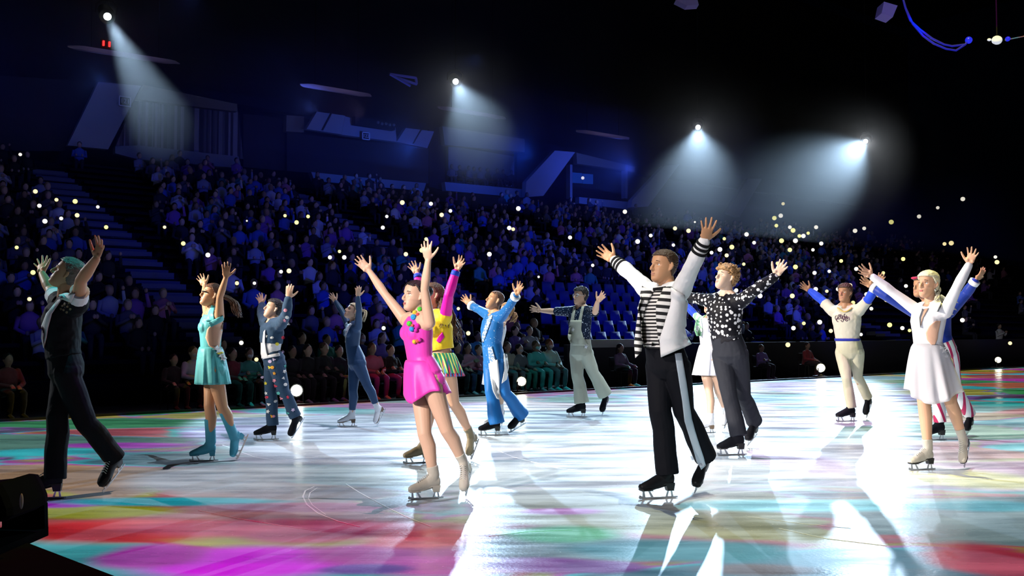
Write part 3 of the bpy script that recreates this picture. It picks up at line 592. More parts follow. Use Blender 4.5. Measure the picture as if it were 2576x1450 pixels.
# ---------------------------------------------------------------- skates
def skate(G, X, Zd, L, knee, boot_m, parent, vox, sole=None, shaft=.10, cover=None, laces=True, wide=1.0):
    """figure skate; G blade centre on the ice, X toe direction, Zd up direction of the foot"""
    M = frame(X, Zd); k = L / .28
    W = lambda x, y, z: G + M @ Vector((x * k, y * k, z * k))
    ank = W(-.070, 0, .185)
    bm = bmesh.new(); ax = M @ Vector((0, 1, 0))
    tube(bm, [W(.152, 0, .082), W(.140, 0, .086), W(.11, 0, .093), W(.07, 0, .102), W(.02, 0, .118), (W(-.03, 0, .135)), W(-.075, 0, .140), W(-.112, 0, .142), W(-.122, 0, .142)],
         [(.018 * k, .012 * k), (.033 * k, .024 * k), (.042 * k, .033 * k), (.043 * k, .040 * k), (.036 * k, .050 * k), (.032 * k, .055 * k), (.034 * k, .046 * k), (.026 * k, .040 * k), (.012 * k, .022 * k)], 18, axis=ax)
    up = (Vector(knee) - ank).normalized()
    tube(bm, [W(-.030, 0, .125), W(-.052, 0, .165), ank + up * .02 * k, ank + up * shaft * .55 * k, ank + up * shaft * k], [(.036 * k, .060 * k), (.038 * k, .056 * k), (.040 * k * wide, .050 * k * wide), (.042 * k * wide, .050 * k * wide), (.047 * k * wide, .054 * k * wide)], 18, axis=ax)
    b = link('skate_boot', fuse(bm, vox, 3), boot_m, parent)
    bm = bmesh.new()
    # sole and stacked heel
    P = [(.150, .066, .016), (.13, .062, .034), (.08, .064, .040), (.04, .072, .032), (-.01, .092, .026), (-.05, .100, .029), (-.118, .100, .026)]
    a = [(W(x, -w_, z), W(x, w_, z), W(x, w_, z + .012), W(x, -w_, z + .012)) for x, z, w_ in P]
    vv = [[bm.verts.new(p) for p in q] for q in a]
    for i in range(len(vv) - 1):
        for e in range(4): bm.faces.new((vv[i][e], vv[i][(e + 1) % 4], vv[i + 1][(e + 1) % 4], vv[i + 1][e]))
    bm.faces.new(vv[0]); bm.faces.new(vv[-1][::-1])
    def blk(x0, x1, z0, z1, w0, w1):
        q = [bm.verts.new(W(*p)) for p in ((x0, -w0, z0), (x1, -w0, z0), (x1, w0, z0), (x0, w0, z0), (x0 - .006, -w1, z1), (x1 + .012, -w1, z1), (x1 + .012, w1, z1), (x0 - .006, w1, z1))]
        for f_ in ((0, 1, 2, 3), (7, 6, 5, 4), (0, 4, 5, 1), (1, 5, 6, 2), (2, 6, 7, 3), (3, 7, 4, 0)): bm.faces.new([q[i] for i in f_])
    blk(-.112, -.062, .056, .102, .022, .027)
    bobj('sole', bm, sole or M_sole, b)
    bm = bmesh.new()
    # runner, stanchions, mounting plates
    rp = [(.155, .016), (.150, .004), (.12, 0.0), (.0, -.001), (-.12, 0.0), (-.150, .003), (-.150, .013), (-.10, .014), (.0, .013), (.11, .015), (.135, .024), (.148, .030)]
    prism(bm, [W(x, -.0022, z) for x, z in rp], M @ Vector((0, .0044 * k, 0)))
    for q in ([(.105, .014), (.125, .014), (.125, .062), (.112, .062)], [(.040, .012), (.060, .012), (.085, .062), (.070, .062)], [(-.055, .012), (-.070, .012), (-.082, .056), (-.070, .056)], [(-.100, .012), (-.115, .012), (-.106, .056), (-.094, .056)]):
        prism(bm, [W(x, -.003, z) for x, z in q], M @ Vector((0, .006 * k, 0)))
    box(bm, W(.095, 0, .061), .09 * k, .05 * k, .004 * k, M); box(bm, W(-.088, 0, .0555), .056 * k, .042 * k, .004 * k, M)
    bobj('blade', bm, M_steel, b)
    if laces:
        bm = bmesh.new()
        for i in range(7):
            t = i / 6; x = lerp(.075, -.012, t); z = lerp(.146, .205, t)
            limb(bm, [W(x, -.022, z - .004), W(x - .004, 0, z + .006), W(x + .003, .022, z - .004)], [.003 * k] * 3, 2, 6)
        bobj('laces', bm, M_lace, b, True)
    return ank, b
class Person:
    def __init__(s, label, female=False, skin='light', k=1.0, **d):
        s.d = d; s.f = female; s.k = k; s.label = label; s.skin = SKIN[skin]
        a = d['foot']                                   # standing foot: blade centre x, y, toe yaw from straight left
        s.G = ground(a[0], a[1]); s.D = s.G.y; s.pm = F / s.D
        s.vox = 0.0052 if s.pm > 250 else (0.0062 if s.pm > 195 else 0.007)
        s.root = empty('person', s.G); s.root['label'] = label; s.root['category'] = 'person'
        s.Ls = (0.25 if female else 0.28) * k
        yaw = R(a[2] if len(a) > 2 else 16); s.XA = Vector((-math.cos(yaw), -math.sin(yaw), 0))
        tt, hh, an = d['toe'], d['heel'], d['ank']      # trailing foot
        s.T = ground(*tt, .01); hl = at(*hh, s.T.y); L2 = s.Ls
        dd = (Vector((hl.x, 0, hl.z)) - Vector((s.T.x, 0, s.T.z))).length
        hl = at(*hh, s.T.y + (math.sqrt(max(L2 * L2 - dd * dd, 0)) * d.get('hs', 1)))
        s.XT = (s.T - hl).normalized(); ak = at(*an, (s.T.y + hl.y) / 2 - .03); s.ZT = ak - (s.T + hl) / 2
        s.GT = s.T - s.XT * (.15 * s.Ls / .28)
        Yp = d.get('Y', (s.G.y * .6 + s.T.y * .4)); s.Y = Yp
        s.C = at(*d['pelvis'], Yp); s.Wa = at(*d['waist'], Yp); s.Ch = at(*d['chest'], Yp); s.Nk = at(*d['neck'], Yp)
        x0, y0 = d['shR']; x1, y1 = d['shL']; hw = (.165 if female else .19) * k
        sep = (x1 - x0) / s.pm / 2; lx = max(-1, min(1, sep / hw)); ly = -math.sqrt(max(0, 1 - lx * lx)); s.L = Vector((lx, ly, 0)).normalized()
        s.Fw = Vector((s.L.y, -s.L.x, 0))               # facing
        s.SL = at(x1, y1, Yp + ly * hw); s.SR = at(x0, y0, Yp - ly * hw)
        hp = .088 * k; s.hL = s.C + s.L * hp - Vector((0, 0, .03)); s.hR = s.C - s.L * hp - Vector((0, 0, .03))
        s.kA = at(*d['kneeA'], lerp(s.hR.y, s.G.y, .5) + d.get('kAd', -.04)); s.kT = at(*d['kneeT'], lerp(s.hL.y, (s.T.y + hl.y) / 2, .5) + d.get('kTd', -.06))
        s.arms = {}
        for sd, S0 in (('L', s.SL), ('R', s.SR)):
            if 'el' + sd not in d: continue
            e = d['el' + sd]; w_ = d['wr' + sd]; tp = d['tip' + sd]; th = d['th' + sd]
            def step(p0, q, Ln, sg):
                a0 = at(q[0], q[1], p0.y); dd = math.hypot(a0.x - p0.x, a0.z - p0.z); dy = math.sqrt(max(Ln * Ln - dd * dd, 0)) * (q[2] if len(q) > 2 else sg)
                return at(q[0], q[1], p0.y + dy)
            sg = -1 if sd == 'L' else 1
            E = step(S0, e, (.27 if female else .295) * k, sg); Wr = step(E, w_, (.235 if female else .26) * k, sg * .6)
            Tp = step(Wr, tp, (.165 if female else .185) * k, sg * .5); Th = at(th[0], th[1], Wr.y + (th[2] if len(th) > 2 else 0))
            s.arms[sd] = (S0, E, Wr, Tp, Th)
        s.skates()
        s.body()
    def skates(s):
        d = s.d; bmt = d.get('boot', M_sole); kw = dict(shaft=d.get('shaft', .10), laces=d.get('laces', False), sole=d.get('sole'), wide=d.get('bw', 1.0))
        s.aA, s.bA = skate(s.G, s.XA, (0, 0, 1), s.Ls, s.kA, bmt, s.root, s.vox, **kw)
        s.aT, s.bT = skate(s.GT, s.XT, s.ZT, s.Ls, s.kT, bmt, s.root, s.vox, **kw)
    def torso_st(s):
        k = s.k; z = Vector((0, 0, 1)); b = s.d.get('build', 1.0)
        if s.f: tb = [(s.C - z * .12 * k, .085, .075), (s.C - z * .05 * k, .150, .110), (s.C + z * .02 * k, .155, .112), (lerp(s.C, s.Wa, .6), .130, .098), (s.Wa, .112, .086), (lerp(s.Wa, s.Ch, .5), .122, .092), (s.Ch, .138, .105), (lerp(s.Ch, s.Nk, .45), .140, .092), (lerp(s.Ch, s.Nk, .78), .105, .068), (s.Nk, .050, .048)]
        else: tb = [(s.C - z * .12 * k, .09, .08), (s.C - z * .05 * k, .158, .115), (s.C + z * .02 * k, .160, .118), (lerp(s.C, s.Wa, .6), .150, .110), (s.Wa, .144, .104), (lerp(s.Wa, s.Ch, .5), .158, .112), (s.Ch, .176, .122), (lerp(s.Ch, s.Nk, .45), .178, .112), (lerp(s.Ch, s.Nk, .78), .135, .080), (s.Nk, .062, .058)]
        return [(p, a * k * b, c * k * b) for p, a, c in tb]
    def torso(s, bm, off=0.0, i0=0, i1=10, bust=True):
        tb = s.torso_st()[i0:i1]
        tube(bm, [p for p, a, b in tb], [(a + off, b + off) for p, a, b in tb], 24, axis=s.L)
        if i0 <= 1:
            for q in (s.hL, s.hR): ball(bm, q - s.Fw * .030 * s.k - Vector((0, 0, .005)), (.080 * s.k + off,) * 3)
        if s.f and bust and i1 >= 8:
            for g in (1, -1): ball(bm, s.Ch + s.L * (.062 * g) + s.Fw * (.050 + off * .6), (.052 + off, .056 + off, .060 + off), frame(s.L, (0, 0, 1)))
    def arm(s, bm, sd, off=0.0, t0=0.0, t1=2.0, flare=None, shoulder=True):
        """t 0 shoulder, 1 elbow, 2 wrist"""
        S0, E, Wr = s.arms[sd][:3]; k = s.k
        rr = (.047, .039, .031, .034, .0225) if s.f else (.060, .050, .041, .044, .0285)
        J = [(0, S0, rr[0]), (.5, lerp(S0, E, .5), rr[1]), (1, E, rr[2]), (1.35, lerp(E, Wr, .35), rr[3]), (2, Wr, rr[4])]
        def val(t):
            for i in range(4):
                if t <= J[i + 1][0]: break
            u = (t - J[i][0]) / (J[i + 1][0] - J[i][0]); return lerp(J[i][1], J[i + 1][1], u), lerp(J[i][2], J[i + 1][2], u)
        ts = [t0] + [q for q in (.25, .5, .75, 1, 1.18, 1.35, 1.7) if t0 < q < t1] + [t1]
        P = [val(t)[0] for t in ts]; Q = [val(t)[1] * k + off for t in ts]
        if flare: Q[-1] += flare
        if t0 == 0 and shoulder:
            c = lerp(s.Ch, s.Nk, .55); tube(bm, [lerp(c, S0, .2), lerp(c, S0, .75), S0], [(.085 * k + off, .075 * k + off), (.072 * k + off, .066 * k + off), (Q[0] * 1.02, Q[0] * 1.02)], 16)
        tube(bm, P, Q, 16); ball(bm, P[0], Q[0])
        if not flare: ball(bm, P[-1], Q[-1] * .98)
    def leg(s, bm, which, off=0.0, t1=2.0, hem=None, knee=None, t0=0.0, top=None):
        hp, kn, an = (s.hR, s.kA, s.aA) if which == 'A' else (s.hL, s.kT, s.aT); k = s.k
        if s.d.get('swap'): hp = s.hL if which == 'A' else s.hR
        rr = (.086, .078, .054, .055, .035) if s.f else (.088, .084, .058, .060, .038)
        an2 = an + (kn - an).normalized() * .01
        J = [(0, hp, rr[0]), (.3, lerp(hp, kn, .3), rr[1]), (.88, lerp(hp, kn, .88), rr[2] * 1.06), (1, kn, rr[2]), (1.3, lerp(kn, an2, .3), rr[3]), (1.75, lerp(kn, an2, .75), rr[4] * 1.15), (2, an2, rr[4]), (2.3, an2 + (an2 - kn).normalized() * .13 * k, rr[4])]
        def val(t):
            for i in range(len(J) - 1):
                if t <= J[i + 1][0]: break
            u = (t - J[i][0]) / (J[i + 1][0] - J[i][0]); p = lerp(J[i][1], J[i + 1][1], u); r = lerp(J[i][2], J[i + 1][2], u) * k + off
            if t > 1.3: p = p - s.Fw * 0.0
            if hem is not None:
                kr = (knee if knee else hem * .85)
                if t >= 1: r = lerp(kr, hem, (t - 1) / max(t1 - 1, .01))
                elif t > .3: r = lerp(rr[1] * k + off, kr, (t - .3) / .7)
            return p, r
        if 1.0 < t1:
            for j in (3, 4): J[j] = (J[j][0], J[j][1] - s.Fw * (.012 if j == 4 else 0), J[j][2])
        ts = [t0] + [q for q in (.15, .3, .5, .7, .88, 1, 1.12, 1.3, 1.5, 1.75, 2.0) if t0 < q < t1] + [t1]
        P, Q = zip(*[val(t) for t in ts]); Q = list(Q)
        if top: Q[0] = top
        tube(bm, P, Q, 18); ball(bm, P[0], Q[0] * .99)
    def body(s):
        k = s.k; d = s.d; bm = bmesh.new(); v = s.vox
        thin = -.006
        s.torso(bm, thin)
        hc = at(*d['head'][:2], s.Y + d.get('hy', 0) + s.Fw.y * .02); s.hc = hc
        fx, fy, fz = d.get('face', (-.8, -.5, .15)); X = Vector((fx, fy, fz)).normalized(); s.HM = Mx = frame(X, Vector(d.get('hup', (0, 0, 1))))
        s.hk = hk = (.98 if s.f else 1.03) * k * d.get('hs_', 1.0)
        base = hc + Mx @ (Vector((-.030, 0, -.075)) * hk); nr = (.047 if s.f else .060) * k
        limb(bm, [s.Nk - Vector((0, 0, .05)), lerp(s.Nk, base, .5), base], [nr * 1.12, nr, nr * .95], 3, 18)
        for g, q in ((1, s.SL), (-1, s.SR)):                                                     # trapezius
            tube(bm, [lerp(s.Nk, base, .35), lerp(s.Nk, q, .45) + Vector((0, 0, .0)), q], [nr * .8, nr * .85, nr * .75], 12)
        head_shapes(bm, hc, Mx, hk, s.f)
        for sd in s.arms:
            s.arm(bm, sd, 0.0); S0, E, Wr, Tp, Th = s.arms[sd]
            fat = 1.0 if v < .006 else 1.12
            fw = Tp - Wr; tv = Th - Wr
            hand_shapes(bm, Wr, fw, tv, 1 if sd == 'L' else -1, (.90 if s.f else 1.02) * k, d.get('curl' + sd, .14), d.get('spread' + sd, 1.0), fat)
        for w_ in 'AT': s.leg(bm, w_, 0.0)
        me = fuse(bm, v, 2); s.bodyo = link('body', me, s.skin, s.root); s.parts = [s.bodyo]
        W = lambda x, y, z: hc + Mx @ (Vector((x, y, z)) * hk)
        for g in (1, -1):
            bm = bmesh.new(); ball(bm, W(.060, g * .030, .004), .0122 * hk); e = bobj('eye', bm, M_eye, s.root, True)
            bm = bmesh.new(); ball(bm, W(.0665, g * .030, .005), .0066 * hk, seg=8, rings=6); bobj('iris', bm, M_iris, e, True)
            bm = bmesh.new(); tube(bm, [W(.086, g * .012, .024), W(.085, g * .028, .030), W(.070, g * .048, .026)], [.0025 * hk, .0038 * hk, .002 * hk], 6); bobj('eyebrow', bm, d.get('brow', M_brow), s.root, True)
            if s.f:
                bm = bmesh.new(); tube(bm, [W(.076, g * .016, .009), W(.0775, g * .030, .0165), W(.066, g * .046, .012)], [.0015 * hk, .0028 * hk, .0018 * hk], 6); bobj('eyelash', bm, M_brow, s.root, True)
        bm = bmesh.new(); ball(bm, W(.0905, 0, -.0605), (.0065 * hk, .021 * hk, .0042 * hk), Mx); ball(bm, W(.0900, 0, -.0700), (.0065 * hk, .018 * hk, .0046 * hk), Mx)
        if d.get('smile'): ball(bm, W(.0925, 0, -.0652), (.004 * hk, .017 * hk, .004 * hk), Mx)
        bobj('lips', bm, M_lip if s.f else M_lip2, s.root, True)
    # ---- garments
    def wear(s, name, bm, m, smooth=2, disp=None, v=None, label=None, parent=None):
        o = link(name, fuse(bm, v or s.vox * 1.25, smooth, disp), m, parent or s.root, label); s.parts.append(o); return o
    def hair(s, m, off=.012, line=.075, nape=-.06, tuft=.004, sc=60, side=-.005, widow=0.0):
        s.hairo = bobj('hair', hair_cap(s.hc, s.HM, s.hk, off, line, nape, s.f, tuft, len(s.label), sc, side, widow), m, s.root, True); return s.hairo
    def Hd(s, x, y, z): return s.hc + s.HM @ (Vector((x, y, z)) * s.hk)
    def bvh(s, objs=None):
        V, Fc = [], []
        for o in (objs or s.parts):
            n = len(V); V += [v.co for v in o.data.vertices]; Fc += [[n + i for i in p.vertices] for p in o.data.polygons]
        return BVHTree.FromPolygons(V, Fc)
    def surf(s, x, y, tree, off, last):
        o = Vector((0, 0, H)); d = ray(x, y).normalized(); h, n, i, _ = tree.ray_cast(o, d)
        if h is None or (last is not None and abs(h.y - last.y) > .22):
            h = at(x, y, (last.y if last is not None else s.Y)); n = -d
        if n.dot(d) > 0: n = -n
        s.lasth = h
        return h - d * off + n * off * .5, h - d * (-.004)
    def patch(s, name, left, right, m, nu=8, nv=None, off=.006, tree=None, bulge=0.0, label=None, parent=None, objs=None):
        """cloth piece laid over the figure between two edges given top to bottom"""
        tree = tree or s.bvh(objs); nv = nv or max(6, 3 * (len(left) - 1)); bm = bmesh.new(); A, B = [], []; last = None
        def pl(P, t):
            u = t * (len(P) - 1); i = min(int(u), len(P) - 2); f = u - i; return P[i][0] * (1 - f) + P[i + 1][0] * f, P[i][1] * (1 - f) + P[i + 1][1] * f
        mx, my = [(a_ + b_) / 2 for a_, b_ in zip(pl(left, .5), pl(right, .5))]; s.surf(mx, my, tree, 0, None); seed_ = s.lasth
        for j in range(nv + 1):
            l, r = pl(left, j / nv), pl(right, j / nv); ra, rb = [], []; last = seed_ if last is None else last
            for i in range(nu + 1):
                f = i / nu; x = l[0] * (1 - f) + r[0] * f; y = l[1] * (1 - f) + r[1] * f
                a, b = s.surf(x, y, tree, off + bulge * math.sin(math.pi * f), last); last = s.lasth
                ra.append(bm.verts.new(a)); rb.append(bm.verts.new(b))
            A.append(ra); B.append(rb)
        for j in range(nv):
            for i in range(nu):
                bm.faces.new((A[j][i], A[j][i + 1], A[j + 1][i + 1], A[j + 1][i])); bm.faces.new((B[j][i], B[j + 1][i], B[j + 1][i + 1], B[j][i + 1]))
        bd = [(0, i) for i in range(nu)] + [(j, nu) for j in range(nv)] + [(nv, i) for i in range(nu, 0, -1)] + [(j, 0) for j in range(nv, 0, -1)]
        for q in range(len(bd)):
            a, b = bd[q], bd[(q + 1) % len(bd)]; bm.faces.new((A[a[0]][a[1]], B[a[0]][a[1]], B[b[0]][b[1]], A[b[0]][b[1]]))
        return bobj(name, bm, m, parent or s.root, True, label)
    def disc(s, bm, x, y, rx, ry, tree, off=.005, ang=0, lobes=0, n=12):
        c, cb = s.surf(x, y, tree, off, None); cv = bm.verts.new(c); ring, back = [], []
        for k in range(n):
            a = 2 * math.pi * k / n; q = 1 + (.35 * math.cos(lobes * a) if lobes else 0); dx, dy = rx * q * math.cos(a), ry * q * math.sin(a)
            p, b = s.surf(x + dx * math.cos(ang) - dy * math.sin(ang), y + dx * math.sin(ang) + dy * math.cos(ang), tree, off * .7, c)
            ring.append(bm.verts.new(p)); back.append(bm.verts.new(b))
        for k in range(n):
            j = (k + 1) % n; bm.faces.new((cv, ring[k], ring[j])); bm.faces.new((ring[k], back[k], back[j], ring[j]))
        bm.faces.new(back[::-1])
    def skirt(s, name, m, top, topr, hem, hemr, folds=14, amp=.10, ph=0.0, seg=112, rows=14, hemf=None, thick=.003, power=.62, axis=None):
        """open skirt with folds from a waist ellipse to a hem ellipse"""
        bm = bmesh.new(); Lx = axis or s.L; Fx = Vector((Lx.y, -Lx.x, 0)); O, I = [], []
        for i in range(rows + 1):
            t = i / rows; u = t ** power; c = lerp(top, hem, t); ro, ri = [], []
            for k in range(seg):
                a = 2 * math.pi * k / seg; fo = 1 + amp * t * (math.sin(folds * a + ph) + .4 * math.sin(folds * 1.7 * a + 1.3)) ; A_ = lerp(topr[0], hemr[0], u) * fo; B_ = lerp(topr[1], hemr[1], u) * fo
                z = 0 if hemf is None else hemf(a) * t
                p = c + Lx * (A_ * math.cos(a)) + Fx * (B_ * math.sin(a)) + Vector((0, 0, z)); ro.append(bm.verts.new(p)); ri.append(bm.verts.new(lerp(p, c + Vector((0, 0, z)), thick / max(A_, .01))))
            O.append(ro); I.append(ri)
        for i in range(rows):
            for k in range(seg):
                j = (k + 1) % seg; bm.faces.new((O[i][k], O[i][j], O[i + 1][j], O[i + 1][k])); bm.faces.new((I[i][k], I[i + 1][k], I[i + 1][j], I[i][j]))
        for i in (0, rows):
            for k in range(seg): j = (k + 1) % seg; bm.faces.new((O[i][k], I[i][k], I[i][j], O[i][j]))
        o = bobj(name, bm, m, s.root, True); s.parts.append(o); return o
    def cuff(s, name, sd, t0, t1, off, m, label=None, flare=0.0):
        bm = bmesh.new(); S0, E, Wr = s.arms[sd][:3]; rr = (.034, .0225) if s.f else (.044, .0285)
        P, Q = [], []
        for i in range(4):
            t = lerp(t0, t1, i / 3); P.append(lerp(E, Wr, t - 1)); Q.append(lerp(rr[0], rr[1], max(0, (t - 1.35) / .65)) * s.k + off + flare * i / 3)
        tube(bm, P, Q, 20); o = bobj(name, bm, m, s.root, True, label); return o
    def done(s):
        g = Vector(s.G)
        def rec(o):
            for c in o.children:
                if c.type == 'MESH': c.data.transform(Matrix.Translation(-g)); c.data.update()
                rec(c)
        rec(s.root)
def cloth(name, col, rough=0.75, bump=(14, .25), sheen=None, spec=None):
    lo = max(col) < .06; return mat(name, col, rough, spec=spec if spec is not None else (.12 if lo else .3), bump=bump, sheen=sheen if sheen is not None else (0 if lo else .1))
def banded(name, c1, c2, per, frac=.5, tilt=(0, 0, 1), rough=.75, ph=0.0):
    m = cloth(name, c1, rough); nt = m.node_tree; b = nt.nodes['Principled BSDF']; tc = nt.nodes.new('ShaderNodeTexCoord')
    dp = nd(nt, 'ShaderNodeVectorMath', operation='DOT_PRODUCT'); nt.links.new(tc.outputs['Object'], dp.inputs[0]); dp.inputs[1].default_value = tilt
    q = mth(nt, 'FRACT', mth(nt, 'MULTIPLY_ADD', dp.outputs['Value'], 1 / per, 50 + ph)); g = mth(nt, 'GREATER_THAN', q, frac)
    mx = nd(nt, 'ShaderNodeMix', data_type='RGBA'); nt.links.new(g, mx.inputs[0]); mx.inputs[6].default_value = (*c1, 1); mx.inputs[7].default_value = (*c2, 1); nt.links.new(mx.outputs[2], b.inputs['Base Color'])
    return m
def dotted(name, c1, c2, scale, r=.3, rough=.7, rnd=1.0, metal=0.0, shine=None):
    m = cloth(name, c1, rough); nt = m.node_tree; b = nt.nodes['Principled BSDF']; tc = nt.nodes.new('ShaderNodeTexCoord')
    v = nd(nt, 'ShaderNodeTexVoronoi'); v.inputs['Scale'].default_value = scale; v.inputs['Randomness'].default_value = rnd; nt.links.new(tc.outputs['Object'], v.inputs['Vector'])
    sc = nd(nt, 'ShaderNodeSeparateColor'); nt.links.new(v.outputs['Color'], sc.inputs[0]); th = mth(nt, 'MULTIPLY_ADD', sc.outputs[0], r * .6, r * .5)
    g = mth(nt, 'LESS_THAN', v.outputs['Distance'], th)
    mx = nd(nt, 'ShaderNodeMix', data_type='RGBA'); nt.links.new(g, mx.inputs[0]); mx.inputs[6].default_value = (*c1, 1); mx.inputs[7].default_value = (*c2, 1); nt.links.new(mx.outputs[2], b.inputs['Base Color'])
    if shine: nt.links.new(mth(nt, 'MULTIPLY_ADD', g, -rough + shine, rough), b.inputs['Roughness'])
    return m
# ---------------------------------------------------------------- the skaters
M_blk = cloth('cloth_black', (0.006, 0.0065, 0.010)); M_wht = cloth('cloth_white', (0.80, 0.80, 0.82)); M_cuffb = cloth('knit_black', (0.01, 0.01, 0.012))
Z = Vector((0, 0, 1))
def trousers(p, m, off=.012, hem=.085, knee=None, t1=2.05, disp=(.006, 9, .45), top=5):
    bm = bmesh.new(); p.torso(bm, off, 0, top)
    for w_ in 'AT': p.leg(bm, w_, off, t1, hem, knee)
    return p.wear('trousers', bm, m, 2, disp)
# striped jacket skater
p = Person('male skater in a white jacket with black stripes over a striped tee, arms wide', k=1.04, skin='tan', foot=(1657, 1255, 16), toe=(1747, 1243), heel=(1776, 1186), ank=(1768, 1178),
    pelvis=(1679, 912), waist=(1668, 862), chest=(1668, 778), neck=(1678, 722), head=(1669, 671), face=(-.86, -.48, .10), shL=(1713, 733), shR=(1633, 735),
    kneeA=(1661, 1036), kneeT=(1722, 1036), elL=(1742, 668), wrL=(1772, 608), tipL=(1783, 562), thL=(1800, 592, -.02), elR=(1588, 690), wrR=(1546, 656), tipR=(1509, 631), thR=(1562, 626), curlL=.12, spreadL=1.3, curlR=.2, laces=False, boot=cloth('boot_black', (.012, .012, .014), .4, (20, .1)))
M_js = banded('jacket_stripe', (0.78, 0.77, 0.75), (0.01, 0.01, 0.012), .052, .52, (.10, 0, 1)); M_ts = banded('tee_stripe', (0.80, 0.78, 0.75), (0.012, 0.01, 0.012), .0265, .52, (0, 0, 1))
bm = bmesh.new(); p.torso(bm, .008, 3, 10)
tee = p.wear('striped_tee', bm, M_ts, 2)
tr = trousers(p, M_blk, .012, .088, .082)
bm = bmesh.new(); p.torso(bm, .022, 4, 9); p.arm(bm, 'L', .015, 0, 1.97); p.arm(bm, 'R', .015, 0, 1.97)
jk = p.wear('jacket', bm, M_wht, 2, (.005, 14, .6))
for sd in 'LR':
    for q in (1.97, 1.80, 1.63): p.cuff('sleeve_stripe', sd, q - .09, q, .021, M_cuffb)
tJ = p.bvh([jk, tr]); tT = p.bvh()
p.patch('tee_front', [(1626, 742), (1618, 780), (1612, 820), (1614, 850), (1620, 876)], [(1666, 727), (1655, 780), (1654, 820), (1657, 850), (1662, 878)], M_ts, 10, 20, .012, tJ)
p.patch('jacket_lapel', [(1618, 722), (1608, 765), (1600, 820), (1595, 865), (1598, 902)], [(1644, 738), (1626, 775), (1616, 820), (1617, 860), (1614, 886)], M_js, 8, 24, .030, tJ, .012)
p.patch('jacket_lapel', [(1672, 726), (1652, 765), (1652, 800), (1655, 830), (1659, 862)], [(1692, 722), (1688, 765), (1677, 800), (1668, 830), (1664, 846)], M_js, 8, 24, .026, tJ, .006)
p.patch('jacket_panel', [(1692, 724), (1686, 770), (1673, 815), (1661, 850), (1665, 899)], [(1722, 742), (1722, 790), (1722, 820), (1728, 845), (1740, 866)], M_wht, 10, 20, .030, tJ, .016)
p.patch('tee_collar', [(1643, 727), (1644, 733)], [(1676, 722), (1672, 731)], M_cuffb, 8, 4, .016, tT)
p.patch('side_stripe', [(1697, 889), (1708, 960), (1716, 1010), (1722, 1060), (1738, 1110), (1753, 1160), (1764, 1183)], [(1714, 889), (1726, 960), (1733, 1010), (1740, 1055), (1755, 1105), (1770, 1150), (1776, 1172)], cloth('stripe_grey', (.42, .50, .58)), 5, 30, .010, p.bvh([tr]))
p.hair(HM['brown'], .010, .070, -.07, .004, 70, -.01)
p.done()
def petals(p, name, pts, m, tree, rx=7, ry=4, off=.008, lobes=5, parent=None):
    bm = bmesh.new()
    for x, y in pts: p.disc(bm, x, y, rx, ry, tree, off, 0, lobes, 15)
    return bobj(name, bm, m, parent or p.root, False)
# dark vest skater, far left
p = Person('male skater in a black vest and trousers at the far left, head tipped back', k=1.02, skin='tan', foot=(112, 1256, 12), toe=(260, 1241), heel=(304, 1184), ank=(282, 1172),
    pelvis=(166, 925), waist=(158, 880), chest=(156, 805), neck=(165, 752), head=(170, 690), hup=(.45, .1, .9), face=(-.86, -.22, .46), shL=(196, 764), shR=(146, 758),
    kneeA=(144, 1048), kneeT=(218, 1068), elL=(204, 706), wrL=(242, 652), tipL=(258, 600), thL=(228, 617, .02), elR=(127, 730), wrR=(106, 690), tipR=(103, 655), thR=(136, 670), spreadL=1.7, spreadR=1.9, curlR=.05, boot=cloth('boot_suede', (.012, .012, .014), .5), laces=True)
bm = bmesh.new(); p.torso(bm, .006, 3, 9); p.arm(bm, 'L', .014, 0, .55, .01); p.arm(bm, 'R', .014, 0, .55, .01)
sh = p.wear('shirt', bm, M_wht, 2, (.004, 14, 1))
tr = trousers(p, M_blk, .012, .080, .078, 2.12)
bm = bmesh.new(); p.torso(bm, .020, 3, 9); p.arm(bm, 'L', .022, 0, .12); p.arm(bm, 'R', .018, 0, .05)
vs_ = p.wear('vest', bm, M_blk, 2, (.006, 14, 1))
tv = p.bvh([vs_, sh])
p.patch('shirt_front', [(146, 756), (118, 790), (106, 820), (103, 850), (109, 876)], [(158, 752), (131, 790), (122, 825), (118, 850), (111, 877)], cloth('shirt_white', (.85, .85, .88)), 6, 20, .014, tv)
p.patch('collar', [(150, 742), (147, 752)], [(190, 738), (180, 760)], M_wht, 6, 4, .02, p.bvh())
petals(p, 'beading', [(163, 766), (170, 772), (160, 780), (157, 770), (174, 762), (168, 786), (153, 778), (177, 778)], cloth('bead_bronze', (.20, .15, .08), .35), tv, 3, 3, .006, 0)
p.hair(HM['grey'], .014, .072, -.07, .006, 60, -.01)
p.done()
# teal dress skater
M_teal = cloth('dress_teal', (.10, .46, .48), .5, (10, .35)); M_boott = cloth('bootcover_blue', (.07, .38, .52), .5); M_mesh = cloth('mesh_skin', (.62, .38, .26), .6)
p = Person('female skater in a short teal dress with bare back and pale blue boots', True, 'tan', 1.0, foot=(513, 1161, 14), toe=(598, 1157), heel=(622, 1102), ank=(598, 1090),
    pelvis=(537, 922), waist=(530, 878), chest=(530, 824), neck=(533, 784), head=(533, 744), face=(-.80, -.48, .30), shL=(552, 798), shR=(523, 792),
    kneeA=(527, 1022), kneeT=(560, 1026), elL=(553, 748), wrL=(568, 700), tipL=(569, 663), thL=(592, 683), elR=(514, 752), wrR=(515, 720), tipR=(505, 697), thR=(534, 709), spreadL=.8, shaft=.27, bw=1.12, boot=M_boott, sole=M_boott)
bm = bmesh.new(); p.torso(bm, .009, 1, 9); dr = p.wear('dress', bm, M_teal, 2)
